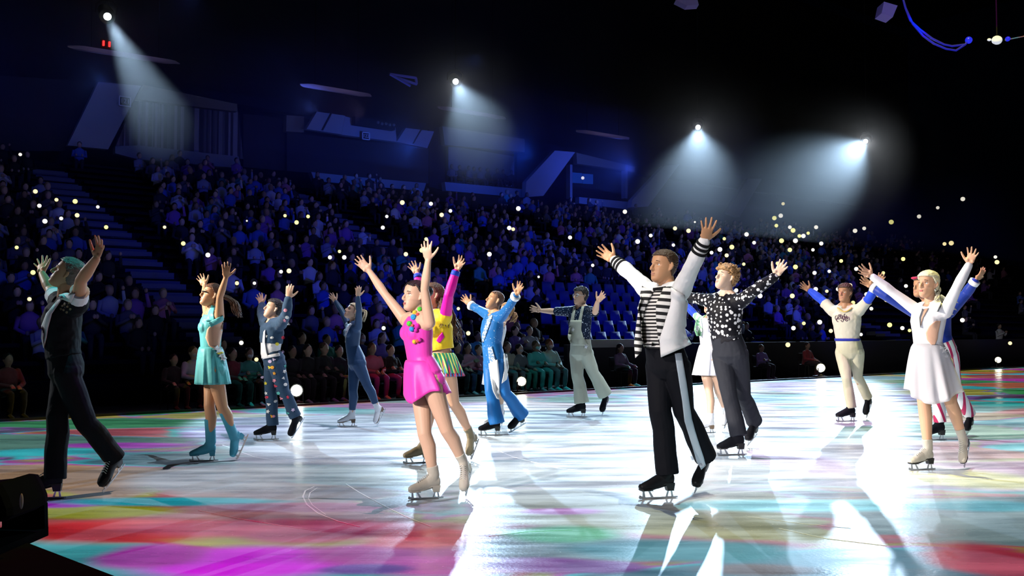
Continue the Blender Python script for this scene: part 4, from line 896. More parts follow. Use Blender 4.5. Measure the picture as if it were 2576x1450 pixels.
p.skirt('skirt', M_teal, p.Wa + Z * .02 - p.Fw * .0, (.130, .105), at(535, 966, p.Y), (.205, .165), 13, .07)
tD = p.bvh()
p.patch('back_mesh', [(546, 806), (521, 828), (517, 850), (526, 872), (545, 880)], [(562, 808), (560, 830), (556, 850), (552, 868), (551, 880)], M_mesh, 8, 18, .006, tD)  # skin-coloured patch laid over the dress, standing for the bare back
p.patch('shoulder_strap', [(523, 812), (560, 794)], [(530, 824), (563, 806)], M_teal, 8, 14, .010, tD)
p.patch('halter', [(532, 768), (524, 788), (518, 808)], [(541, 770), (537, 790), (542, 808)], M_teal, 6, 12, .008, tD)
petals(p, 'flower_trim', [(544, 876), (551, 884), (557, 894), (562, 902)], M_wht, tD, 7, 6, .010); petals(p, 'flower_centre', [(551, 890), (557, 888)], cloth('trim_yellow', (.7, .6, .05)), tD, 5, 2, .016, 0)
p.hair(HM['auburn'], .012, .07, -.08, .003)
bm = bmesh.new(); strands(bm, p.Hd(-.09, 0, .03), at(598, 790, p.Y + .05), 46, .035, .0075, (.03, 0, .03), 3, curl=.012); bobj('ponytail', bm, HM['auburn'], p.hairo, True)
bm = bmesh.new(); tube(bm, [p.Hd(.072, .048, .012), p.Hd(.093, .0, .014), p.Hd(.072, -.048, .012)], [(.006, .016)] * 3, 8); bobj('eye_mask', bm, M_blk, p.root, True)
p.done()
# denim patch skater
M_den = cloth('denim_navy', (.02, .055, .11), .8)
p = Person('male skater in navy denim jacket and trousers covered with colourful patches', k=.95, skin='light', foot=(670, 1107, 14), toe=(735, 1104), heel=(763, 1058), ank=(752, 1056),
    pelvis=(690, 908), waist=(680, 890), chest=(684, 838), neck=(684, 805), head=(688, 778), face=(-.80, -.45, .30), shL=(706, 816), shR=(668, 814),
    kneeA=(680, 988), kneeT=(714, 985), elL=(721, 790), wrL=(725, 752), tipL=(730, 713), thL=(740, 733), elR=(658, 789), wrR=(659, 768), tipR=(653, 745), thR=(673, 755), spreadL=.6, boot=M_blk)
bm = bmesh.new(); p.torso(bm, .008, 3, 9); sh = p.wear('shirt', bm, M_wht, 2)
tr = trousers(p, M_den, .012, .070, .068)
bm = bmesh.new(); p.torso(bm, .020, 5, 9); p.arm(bm, 'L', .016, 0, 1.95); p.arm(bm, 'R', .016, 0, 1.95); jk = p.wear('jacket', bm, M_den, 2, (.005, 14, 1))
tD = p.bvh()
p.patch('shirt_front', [(664, 835), (661, 860), (658, 885), (659, 902)], [(668, 830), (667, 860), (672, 890), (676, 898)], M_wht, 6, 14, .014, tD)
p.patch('shirt_hem', [(662, 896), (662, 904)], [(703, 889), (704, 896)], M_wht, 10, 3, .014, tD)
PT = dict(red=(.65, .04, .08), pink=(.75, .28, .35), yellow=(.75, .65, .05), white=(.75, .75, .72), teal=(.10, .45, .42), orange=(.8, .35, .03), lilac=(.55, .45, .65))
PM = {k: cloth('patch_' + k, v) for k, v in PT.items()}
for nm, L_ in dict(pink=[(718, 781), (716, 807), (707, 1003), (688, 1048), (690, 958)], white=[(722, 799), (669, 846), (682, 868), (684, 850), (716, 935), (713, 952), (718, 968), (669, 990), (676, 1018), (693, 1010), (674, 1036), (726, 816)], yellow=[(697, 866), (668, 965), (678, 925)], orange=[(685, 925), (690, 940), (684, 1048)],
    red=[(712, 850), (724, 1000), (693, 972), (671, 1000)], teal=[(700, 990), (718, 922), (723, 1040)], lilac=[(679, 910), (712, 886), (689, 905), (660, 950), (737, 1032)]).items():
    for q, (x, y) in enumerate(L_):
        bm = bmesh.new(); p.disc(bm, x, y, 4.6 - (q % 3) * .8, 4.2 - (q % 2), tD, .006, q, (0, 5, 3)[q % 3], 15); bobj('patch', bm, PM[nm], p.root, False)
p.hair(HM['black'], .016, .072, -.06, .006, 60, -.01)
p.done()
# navy catsuit skater
M_navy = cloth('catsuit_navy', (.015, .05, .13), .5)
p = Person('female skater in a long-sleeved navy catsuit and white boots, blonde ponytail', True, 'light', .97, foot=(874, 1074, 16), toe=(950, 1072), heel=(969, 1034), ank=(956, 1029),
    pelvis=(897, 908), waist=(887, 872), chest=(887, 838), neck=(890, 810), head=(888, 784), face=(-.80, -.42, .45), hup=(.3, .1, .95), shL=(901, 822), shR=(878, 820),
    kneeA=(888, 984), kneeT=(925, 972), elL=(903, 783), wrL=(900, 748), tipL=(902, 720), thL=(914, 728), elR=(860, 784), wrR=(845, 760), tipR=(831, 741), thR=(858, 747), boot=cloth('boot_white', (.78, .78, .80), .4), sole=M_solet, shaft=.12)
bm = bmesh.new(); p.torso(bm, .006, 0, 9); p.arm(bm, 'L', .008, 0, 1.98); p.arm(bm, 'R', .008, 0, 1.98); p.leg(bm, 'A', .007, 1.85); p.leg(bm, 'T', .007, 1.85)
cs = p.wear('catsuit', bm, M_navy, 3); tD = p.bvh([cs])
p.patch('sequin_trim', [(880, 812), (870, 828), (867, 845), (868, 862)], [(886, 816), (877, 830), (871, 845), (870, 862)], dotted('sequins_silver', (.35, .38, .45), (.85, .85, .9), 90, .5, .3), 4, 12, .006, tD)
p.hair(HM['blonde'], .010, .072, -.07, .003)
bm = bmesh.new(); strands(bm, p.Hd(-.09, 0, .05), at(914, 806, p.Y), 26, .022, .008, (.05, 0, .05), 5); bobj('ponytail', bm, HM['blonde'], p.hairo, True)
p.done()
# pink dress skater
M_pink = cloth('dress_pink', (.88, .06, .50), .45, (8, .3)); M_bootc = cloth('boot_cream', (.62, .56, .46), .5, (30, .15))
p = Person('female skater in a hot pink halter dress with bright pompoms, centre front', True, 'light', 1.0, foot=(1072, 1256, 18), toe=(1173, 1250), heel=(1186, 1190), ank=(1170, 1178),
    pelvis=(1070, 945), waist=(1056, 900), chest=(1050, 838), neck=(1053, 786), head=(1044, 745), face=(-.80, -.60, .06), shL=(1080, 812), shR=(1021, 808),
    kneeA=(1068, 1092), kneeT=(1124, 1082), elL=(1068, 727), wrL=(1077, 656), tipL=(1070, 608), thL=(1087, 628, -.03), elR=(968, 740), wrR=(930, 684), tipR=(893, 645), thR=(933, 645), curlL=.22, spreadR=.8, boot=M_bootc, sole=M_bootc, laces=True, shaft=.09, smile=1, brow=M_brow)
bm = bmesh.new(); p.torso(bm, .006, 1, 9); dr = p.wear('dress', bm, M_pink, 3)
p.skirt('skirt', M_pink, p.Wa - Z * .02, (.128, .100), at(1076, 992, p.Y), (.185, .165), 7, .10, .6, hemf=lambda a: .045 * math.cos(2 * a + .8) + .03 * math.sin(3 * a))
tD = p.bvh([dr, p.bodyo])
MP = {k: cloth('pompom_' + k, c, .8, (90, .6)) for k, c in dict(green=(.10, .70, .05), blue=(.03, .35, .75), yellow=(.8, .6, .05), magenta=(.75, .02, .45), red=(.8, .1, .1)).items()}
for x, y, r, c in ((1056, 779, 6, 'green'), (1044, 787, 6, 'yellow'), (1051, 792, 4, 'red'), (1041, 799, 7.5, 'blue'), (1031, 815, 7, 'green'), (1038, 820, 4, 'red'), (1036, 829, 6.5, 'blue'), (1050, 821, 7, 'magenta'), (1046, 832, 5, 'magenta'), (1043, 860, 5.5, 'yellow'), (1051, 858, 5, 'red'), (1056, 855, 5, 'magenta')):
    q, _ = p.surf(x, y, tD, .008, None); bm = bmesh.new(); bmesh.ops.create_icosphere(bm, subdivisions=3, radius=r / p.pm)
    for v in bm.verts: v.co = v.co * (1 + .12 * noise.noise(v.co * 300 + Vector((x, y, 0)))) + q
    bobj('pompom', bm, MP[c], p.root, True)
p.hair(HM['black'], .009, .088, -.06, .002, widow=.3)
bm = bmesh.new(); ball(bm, p.Hd(-.115, 0, .045), .042, seg=16, rings=12); bobj('hair_bun', bm, HM['black'], p.hairo, True)
p.done()
# yellow vest skater behind her
M_mag = cloth('sleeve_magenta', (.85, .0, .40), .5); M_yel = cloth('vest_yellow', (.90, .62, .02), .6); M_cob = cloth('cuff_cobalt', (.01, .06, .62), .6); M_bootk = cloth('boot_khaki', (.24, .19, .11), .5)
p = Person('female skater in a yellow vest with hot pink sleeves, behind the pink dress', True, 'fair', 1.02, foot=(1050, 1166, 18), toe=(1186, 1158), heel=(1203, 1112), ank=(1184, 1098),
    pelvis=(1114, 925), waist=(1112, 880), chest=(1104, 832), neck=(1090, 783), head=(1088, 744), face=(-.85, -.4, .2), shL=(1120, 800), shR=(1074, 792),
    kneeA=(1080, 1022), kneeT=(1142, 1015), elL=(1129, 742), wrL=(1148, 680), tipL=(1166, 650), thL=(1143, 655), elR=(1056, 738), wrR=(1050, 690), tipR=(1036, 665), thR=(1068, 676), spreadL=1.3, spreadR=1.2, boot=M_bootk, sole=M_bootk, shaft=.07)
bm = bmesh.new(); p.torso(bm, .008, 4, 9); p.arm(bm, 'L', .014, 0, 1.9); p.arm(bm, 'R', .012, 0, 1.9); p.wear('top', bm, M_mag, 2)
bm = bmesh.new(); p.torso(bm, .022, 4, 9); p.arm(bm, 'L', .022, 0, .12); vs_ = p.wear('vest', bm, M_yel, 2, (.005, 12, 1))
for sd in 'LR': p.cuff('cuff', sd, 1.78, 1.97, .016, M_cob)
tD = p.bvh([vs_])
p.patch('vest_hem', [(1097, 892), (1098, 905)], [(1140, 880), (1142, 892)], M_cob, 10, 4, .016, tD); p.patch('vest_emblem', [(1104, 846), (1098, 857), (1104, 863)], [(1113, 836), (1118, 848), (1108, 862)], M_mag, 6, 6, .008, tD)
M_st = banded('skirt_multicolour', (.02, .30, .16), (.75, .80, .20), .03, .6, (.9, .3, .25)); p.skirt('skirt', M_st, p.Wa - Z * .03, (.135, .105), at(1122, 938, p.Y), (.185, .155), 16, .08)
p.skirt('skirt_fringe', banded('fringe_stripes', (.75, .06, .12), (.05, .2, .5), .028, .5, (1, .2, 0)), p.Wa - Z * .05, (.140, .110), at(1126, 946, p.Y), (.180, .150), 22, .10, 1.0)
p.hair(HM['auburn'], .014, .074, -.08, .004)
bm = bmesh.new(); strands(bm, p.Hd(-.07, 0, .02), at(1118, 812, p.Y - .12), 46, .045, .010, (.02, -.03, .02), 7, curl=.02); strands(bm, p.Hd(-.09, 0, 0), at(1146, 850, p.Y + .1), 26, .05, .006, (.03, 0, .04), 9, curl=.03); bobj('long_hair', bm, HM['auburn'], p.hairo, True)
p.done()
# blue catsuit skater with white fringes
M_blu = dotted('suit_blue', (.005, .13, .40), (.75, .80, .85), 42, .16, .5, 1, shine=.2); M_blup = cloth('suit_blue_plain', (.005, .13, .42), .5)
p = Person('male skater in a fitted royal blue suit with flared legs and white fringe', k=.98, skin='tan', foot=(1234, 1096, 12), toe=(1281, 1091), heel=(1319, 1068), ank=(1302, 1058),
    pelvis=(1243, 905), waist=(1237, 866), chest=(1237, 832), neck=(1243, 786), head=(1245, 757), face=(-.86, -.36, .34), shL=(1262, 796), shR=(1226, 792),
    kneeA=(1233, 986), kneeT=(1272, 990), elL=(1282, 770), wrL=(1299, 742), tipL=(1313, 712), thL=(1296, 724), elR=(1204, 779), wrR=(1183, 768), tipR=(1166, 749), thR=(1194, 752), spreadL=1.2, boot=M_blk, build=1.0, smile=1)
bm = bmesh.new(); p.torso(bm, .008, 0, 9); p.arm(bm, 'L', .010, 0, 1.9); p.arm(bm, 'R', .010, 0, 1.9); cs = p.wear('suit', bm, M_blu, 3)
bm = bmesh.new(); p.torso(bm, .006, 0, 2)
for w_ in 'AT': p.leg(bm, w_, .010, 2.12, .100, .066)
tr = p.wear('flared_trousers', bm, M_blup, 2, (.004, 9, .4))
for sd in 'LR': p.cuff('cuff', sd, 1.68, 1.92, .020, M_wht, flare=.012)
tD = p.bvh()
p.patch('fringe', [(1230, 915), (1233, 950), (1240, 985), (1250, 1004)], [(1252, 905), (1257, 950), (1257, 985), (1255, 1006)], M_wht, 6, 14, .016, tD)
p.patch('fringe', [(1266, 890), (1268, 930), (1262, 965)], [(1276, 892), (1280, 925), (1274, 955)], M_wht, 6, 14, .02, tD)
M_sil = dotted('sequin_cloth', (.12, .25, .45), (.85, .88, .92), 60, .55, .3); p.patch('sequin_panel', [(1228, 875), (1230, 900), (1236, 925)], [(1238, 872), (1245, 900), (1254, 925)], M_sil, 6, 10, .006, tD); p.patch('sequin_panel', [(1232, 790), (1222, 815), (1214, 840), (1212, 862)], [(1240, 794), (1232, 818), (1224, 840), (1216, 862)], M_sil, 5, 12, .006, tD)
p.hair(HM['auburn'], .006, .090, -.07, .002, widow=.4)
p.done()
# partner hidden behind him
p = Person('female skater with wavy blonde hair and white skirt, mostly hidden behind the blue suit', True, 'light', .95, foot=(1238, 1078, 40), toe=(1262, 1074), heel=(1268, 1044), ank=(1262, 1036),
    pelvis=(1246, 908), waist=(1246, 876), chest=(1250, 840), neck=(1262, 806), head=(1274, 784), face=(-.8, -.5, .2), shL=(1266, 818), shR=(1240, 818), kneeA=(1240, 985), kneeT=(1254, 985), boot=cloth('boot_white', (.78, .78, .80), .4), sole=M_solet)
bm = bmesh.new(); p.torso(bm, .006, 1, 9); p.wear('dress', bm, M_wht, 2)
p.skirt('skirt', M_wht, p.Wa, (.115, .09), at(1244, 968, p.Y), (.17, .15), 12, .08)
p.hair(HM['gold'], .014, .07, -.09, .005)
bm = bmesh.new(); strands(bm, p.Hd(-.08, 0, .0), at(1288, 806, p.Y), 26, .03, .010, (.05, 0, .02), 5, curl=.02); bobj('long_hair', bm, HM['gold'], p.hairo, True)
p.done()
# dungarees skater
M_dun = cloth('dungaree_cream', (.50, .52, .42), .8); M_sqn = dotted('sequin_navy', (.01, .02, .05), (.65, .72, .8), 40, .30, .5, shine=.2)
p = Person('male skater in cream dungarees over a dark sequinned shirt, wearing white glasses', k=1.06, skin='light', foot=(1452, 1050, 12), toe=(1515, 1046), heel=(1530, 1012), ank=(1523, 1005),
    pelvis=(1462, 884), waist=(1460, 855), chest=(1458, 812), neck=(1462, 770), head=(1460, 745), face=(-.84, -.52, .06), shL=(1484, 784), shR=(1436, 784),
    kneeA=(1453, 948), kneeT=(1493, 940), elL=(1497, 786), wrL=(1503, 760), tipL=(1520, 740), thL=(1500, 742), elR=(1398, 784), wrR=(1362, 782), tipR=(1332, 776), thR=(1351, 769), boot=M_blk)
bm = bmesh.new(); p.torso(bm, .010, 3, 9); p.arm(bm, 'L', .018, 0, 1.0, .006); p.arm(bm, 'R', .018, 0, .98, .006); sh = p.wear('shirt', bm, M_sqn, 2)
tr = trousers(p, M_dun, .014, .110, .086, 2.0, top=5)
tD = p.bvh()
p.patch('bib', [(1436, 806), (1430, 830), (1428, 850), (1438, 870)], [(1464, 806), (1462, 830), (1468, 850), (1482, 870)], M_dun, 8, 14, .014, tD)
p.patch('strap', [(1443, 774), (1436, 806)], [(1449, 774), (1444, 806)], M_dun, 3, 8, .014, tD); p.patch('strap', [(1464, 772), (1455, 806)], [(1470, 772), (1463, 806)], M_dun, 3, 8, .014, tD)
petals(p, 'appliques', [(1441, 829), (1474, 872)], M_wht, tD, 4, 5, .02)
p.hair(HM['black'], .018, .062, -.07, .007, 60, -.02)
bm = bmesh.new()
for g in (1, -1):
    r_ = [p.Hd(.084 - .004 * abs(math.cos(a)), g * .033 + .025 * math.cos(a), .004 + .019 * math.sin(a)) for a in [i * math.pi / 8 for i in range(17)]]; tube(bm, r_, [.0045] * 17, 6)
    tube(bm, [p.Hd(.078, g * .058, .008), p.Hd(.0, g * .078, .008)], [.003] * 2, 6)
tube(bm, [p.Hd(.090, -.010, .008), p.Hd(.090, .010, .008)], [.0035] * 2, 6); bobj('glasses', bm, M_wht, p.root, True)
p.done()
# polka dot skater
M_dot = dotted('shirt_dots', (.008, .008, .012), (.72, .72, .74), 24, .42, .6, .75)
p = Person('male skater in a black shirt with white dots, curly light brown hair', k=1.08, skin='pale', foot=(1842, 1146, 14), toe=(1880, 1124), heel=(1905, 1094), ank=(1893, 1078),
    pelvis=(1836, 884), waist=(1826, 846), chest=(1822, 788), neck=(1829, 738), head=(1826, 700), face=(-.84, -.42, .30), shL=(1862, 760), shR=(1790, 758),
    kneeA=(1836, 1004), kneeT=(1870, 996), elL=(1900, 730), wrL=(1950, 696), tipL=(1975, 660), thL=(1948, 672), elR=(1742, 750), wrR=(1702, 742), tipR=(1672, 735), thR=(1690, 725), spreadL=1.0, boot=M_blk)
bm = bmesh.new(); p.torso(bm, .012, 3, 9); p.arm(bm, 'L', .014, 0, 1.97); p.arm(bm, 'R', .014, 0, 1.97); p.wear('shirt', bm, M_dot, 2, (.005, 14, 1))
trousers(p, cloth('trouser_charcoal', (.02, .022, .03)), .013, .088, .080)
p.hair(HM['gold'], .026, .060, -.06, .016, 55, .0)
rd = random.Random(4); bm = bmesh.new()
for i in range(90):
    a = rd.uniform(0, 6.28); z = rd.uniform(.03, .125); q = p.Hd(-.01 + .095 * math.cos(a), .085 * math.sin(a), z + .0); 
    if math.cos(a) > .5 and z < .065: continue
    P = [q + Vector((.011 * math.cos(t * 1.3 + a), .011 * math.sin(t * 1.3 + a), .003 * t - .008)) for t in range(6)]; tube(bm, P, [.004, .0065, .0065, .0065, .005, .002], 6)
bobj('curls', bm, HM['gold'], p.hairo, True)
p.done()
# white dress with green and blue sleeves, between the two men
M_wd = cloth('dress_white', (.80, .78, .84), .5, (8, .3)); M_grn = dotted('glove_green', (.25, .55, .30), (.75, .85, .8), 16, .6, .6)
p = Person('female skater in a white skirt with a blue sleeve, behind the dotted shirt', True, 'light', .95, foot=(1777, 1090, 14), toe=(1822, 1080), heel=(1836, 1048), ank=(1826, 1042),
    pelvis=(1782, 900), waist=(1782, 868), chest=(1780, 826), neck=(1786, 796), head=(1788, 768), face=(-.8, -.5, .2), shL=(1800, 812), shR=(1768, 812),
    kneeA=(1785, 990), kneeT=(1808, 986), elR=(1748, 792), wrR=(1726, 768), tipR=(1706, 750), thR=(1722, 745), boot=cloth('boot_white', (.78, .78, .80), .4), sole=M_solet)
bm = bmesh.new(); p.torso(bm, .006, 1, 9); p.wear('dress', bm, M_wd, 2)
bm = bmesh.new(); p.arm(bm, 'R', .014, 0, .9); p.wear('sleeve_top', bm, M_grn, 2, label='pale green sleeve top')
bm = bmesh.new(); p.arm(bm, 'R', .016, .9, 1.98); p.wear('sleeve', bm, M_cob, 2, label='cobalt blue sleeve')
p.skirt('skirt', M_wd, p.Wa, (.120, .095), at(1776, 944, p.Y), (.175, .15), 12, .08)
tD = p.bvh(); p.patch('bodice_trim', [(1750, 806), (1746, 830), (1752, 846)], [(1764, 800), (1768, 830), (1766, 846)], M_grn, 6, 8, .012, tD)
p.hair(HM['brown'], .012, .07, -.08, .004)
p.done()
# cream tunic skater
M_crm = cloth('tunic_cream', (.58, .54, .44), .7); M_crp = cloth('trouser_cream', (.55, .52, .38), .75)
p = Person('male skater in a cream tunic and trousers with blue belt and sleeves', k=1.06, skin='deep', foot=(2130, 1061, 12), toe=(2180, 1053), heel=(2194, 1014), ank=(2184, 1006),
    pelvis=(2137, 880), waist=(2132, 852), chest=(2130, 808), neck=(2126, 767), head=(2125, 738), face=(-.72, -.68, .08), shL=(2160, 782), shR=(2096, 784),
    kneeA=(2130, 955), kneeT=(2158, 948), elL=(2186, 752), wrL=(2206, 718), tipL=(2222, 688), thL=(2206, 696), elR=(2066, 754), wrR=(2038, 732), tipR=(2008, 712), thR=(2030, 714), boot=M_blk)
bm = bmesh.new(); p.torso(bm, .012, 3, 9); p.arm(bm, 'L', .020, 0, .85, .012); p.arm(bm, 'R', .020, 0, .7, .012); tu = p.wear('tunic', bm, M_crm, 2, (.005, 12, 1))
bm = bmesh.new(); p.arm(bm, 'L', .016, .8, 1.95); p.wear('sleeve', bm, M_cob, 2); bm = bmesh.new(); p.arm(bm, 'R', .016, .65, 1.95); p.wear('sleeve', bm, M_cob, 2)
trousers(p, M_crp, .012, .070, .066, top=5)
bm = bmesh.new(); tube(bm, [p.Wa - Z * .035, p.Wa, p.Wa + Z * .0], [(.176, .134), (.178, .136), (.174, .132)], 28, axis=p.L); bobj('belt', bm, cloth('belt_blue', (.01, .02, .30)), p.root, True)
tD = p.bvh([tu]); M_scr = cloth('print_plum', (.08, .02, .05)); rd = random.Random(8)
bm = bmesh.new()
for i in range(9):
    x0, y0 = 2104 + i * 3.6, 800 + 5 * math.sin(i * 1.9); P = [p.surf(x0 + 3.2 * math.cos(t * .9 + i), y0 + 5.5 * math.sin(t * .9 + i), tD, .004, None)[0] for t in range(7)]; tube(bm, P, [.004] * 7, 5)
bobj('chest_print', bm, M_scr, p.root)
bm = bmesh.new(); P = [p.surf(2107 + q * 4.5, 775 + 10 * math.sin(q / 8 * math.pi), tD, .01, None)[0] for q in range(9)]; tube(bm, P, [.010] * 9, 8); bobj('gold_collar', bm, cloth('trim_gold', (.55, .40, .10), .4), p.root, True)
p.hair(HM['brown'], .018, .066, -.07, .008, 55, -.01)
p.done()
# white dress blonde
p = Person('blonde female skater in a sheer white dress with cut-out side, at the right', True, 'fair', 1.06, foot=(2320, 1183, 16), toe=(2427, 1178), heel=(2440, 1118), ank=(2424, 1102),
    pelvis=(2342, 905), waist=(2334, 862), chest=(2334, 812), neck=(2342, 764), head=(2334, 717), face=(-.84, -.54, .12), shL=(2378, 786), shR=(2308, 782),
    kneeA=(2324, 1012), kneeT=(2392, 1014), elL=(2406, 726), wrL=(2438, 666), tipL=(2450, 628), thL=(2430, 640), elR=(2246, 736), wrR=(2194, 696), tipR=(2146, 667), thR=(2178, 662), spreadL=1.5, boot=cloth('boot_ivory', (.55, .50, .44), .5, (30, .15)), shaft=.11, laces=True, smile=1)
bm = bmesh.new(); p.torso(bm, .008, 0, 9); p.arm(bm, 'L', .010, 0, 1.97); p.arm(bm, 'R', .010, 0, 1.97); dr = p.wear('dress', bm, M_wd, 3)
M_sheer = cloth('sheer_white', (.80, .78, .86), .6); M_sheer.node_tree.nodes['Principled BSDF'].inputs['Alpha'].default_value = .62
p.skirt('skirt', M_sheer, p.Wa - Z * .01, (.128, .102), at(2350, 992, p.Y), (.235, .19), 9, .10, .9, hemf=lambda a: .06 * math.cos(a * 2 + .4) - .02)
tD = p.bvh([dr, p.bodyo])
p.patch('side_mesh', [(2354, 808), (2338, 820), (2329, 838), (2332, 856), (2343, 868)], [(2366, 808), (2364, 820), (2360, 838), (2358, 854), (2352, 868)], cloth('mesh_fair', (.72, .42, .30), .55), 8, 18, .006, tD)  # skin-coloured patch on top of the dress in place of a real cut-out
p.patch('neckline_mesh', [(2325, 778), (2318, 800), (2316, 818)], [(2336, 776), (2322, 800), (2317, 820)], cloth('mesh_fair2', (.60, .36, .26), .55), 4, 10, .006, tD)  # skin-coloured strip standing for the open neckline
p.patch('collar', [(2300, 780), (2300, 800), (2314, 824)], [(2322, 778), (2314, 800), (2316, 824)], M_wht, 5, 10, .016, tD); p.patch('collar', [(2338, 762), (2344, 775), (2356, 784)], [(2364, 752), (2368, 766), (2358, 784)], M_wht, 5, 8, .030, tD)
bm = bmesh.new()
for q, (x, y) in enumerate(((2392, 762), (2404, 778), (2408, 760), (2396, 790))): P = at(x, y, p.Y + .05); tube(bm, [P - Vector((.10, 0, -.05)), P - Vector((.04, 0, -.02)), P + Vector((.01, .0, -.01))], [(.03, .006), (.022, .006), (.002, .002)], 8)
bobj('shoulder_feather', bm, M_wht, p.root, True)
petals(p, 'brooch', [(2372, 875), (2378, 884)], cloth('trim_silver', (.6, .6, .65), .3), tD, 7, 6, .01)
p.hair(HM['platinum'], .016, .066, -.07, .004, 40, -.02)
bm = bmesh.new(); ball(bm, p.Hd(-.11, 0, -.03), (.05, .06, .045), seg=16, rings=12); strands(bm, p.Hd(-.08, .05, -.05), at(2352, 762, p.Y - .1), 14, .02, .007, (0, -.02, 0), 5, curl=.015); bobj('hair_roll', bm, HM['platinum'], p.hairo, True)
bm = bmesh.new()
for g in (1, -1): ball(bm, p.Hd(-.0, g * .076, -.05), .011)
bobj('earrings', bm, M_steel, p.root, True)
p.done()
# blue sleeved partner behind her
M_roy = cloth('shirt_royal', (.01, .035, .30), .5); M_wtr = banded('trouser_white_red', (.75, .74, .78), (.45, .02, .10), .09, .62, (.95, .1, .32))
p = Person('male skater with royal blue sleeves and white cuffs, behind the blonde skater', k=1.04, skin='tan', foot=(2352, 1108, 14), toe=(2430, 1098), heel=(2448, 1074), ank=(2438, 1056),
    pelvis=(2368, 884), waist=(2358, 850), chest=(2350, 806), neck=(2342, 762), head=(2318, 722), face=(-.85, -.4, .1), shL=(2386, 786), shR=(2300, 784),
    kneeA=(2358, 985), kneeT=(2404, 976), elL=(2430, 740), wrL=(2454, 706), tipL=(2480, 676), thL=(2472, 690), elR=(2228, 744), wrR=(2194, 722), tipR=(2160, 698), thR=(2186, 702), boot=M_blk)
bm = bmesh.new(); p.torso(bm, .012, 3, 9); p.arm(bm, 'L', .016, 0, 1.9); p.arm(bm, 'R', .016, 0, 1.9); p.wear('shirt', bm, M_roy, 2)
trousers(p, M_wtr, .010, .072, .066, 2.0)
for sd in 'LR': p.cuff('cuff', sd, 1.72, 1.98, .022, M_wht, flare=.010)
p.hair(HM['brown'], .014, .066, -.07, .006, 60, -.01)
bm = bmesh.new(); ball(bm, p.Hd(.075, -.02, .085), (.05, .05, .018), p.HM, 14, 8); bobj('red_cap', bm, cloth('cap_red', (.55, .02, .08)), p.hairo, True)  # flat red shape set over his brow, for the red patch there
p.done()
# ---------------------------------------------------------------- spectators
rd = random.Random(11)
def where(x):
    for lim, s_ in ((240, 'above the far left skater'), (470, 'between the black vest and the teal dress'), (640, 'behind the teal dress'), (800, 'behind the denim skater'), (980, 'behind the navy catsuit'), (1150, 'behind the pink dress'),
                    (1340, 'behind the blue suit'), (1560, 'behind the dungarees'), (1800, 'behind the striped jacket'), (2000, 'right of the dotted shirt'), (2250, 'behind the cream tunic'), (9999, 'behind the blonde skater')):
        if x < lim: return s_
TONES = dict(white=(.70, .70, .74), pale=(.36, .40, .55), blue=(.08, .16, .60), teal=(.06, .32, .32), grey=(.14, .14, .18), dark=(.03, .03, .045), black=(.015, .015, .02), purple=(.30, .12, .45), pink=(.60, .22, .34))
CM = {k: mat('crowd_' + k, v, .85) for k, v in TONES.items()}
CSK = [mat('crowd_skin_' + str(i), c, .6) for i, c in enumerate(((.60, .40, .30), (.42, .27, .19), (.30, .19, .13)))]
CH = [mat('crowd_hair_' + str(i), c, .6) for i, c in enumerate(((.02, .015, .012), (.10, .06, .03), (.35, .26, .15)))]
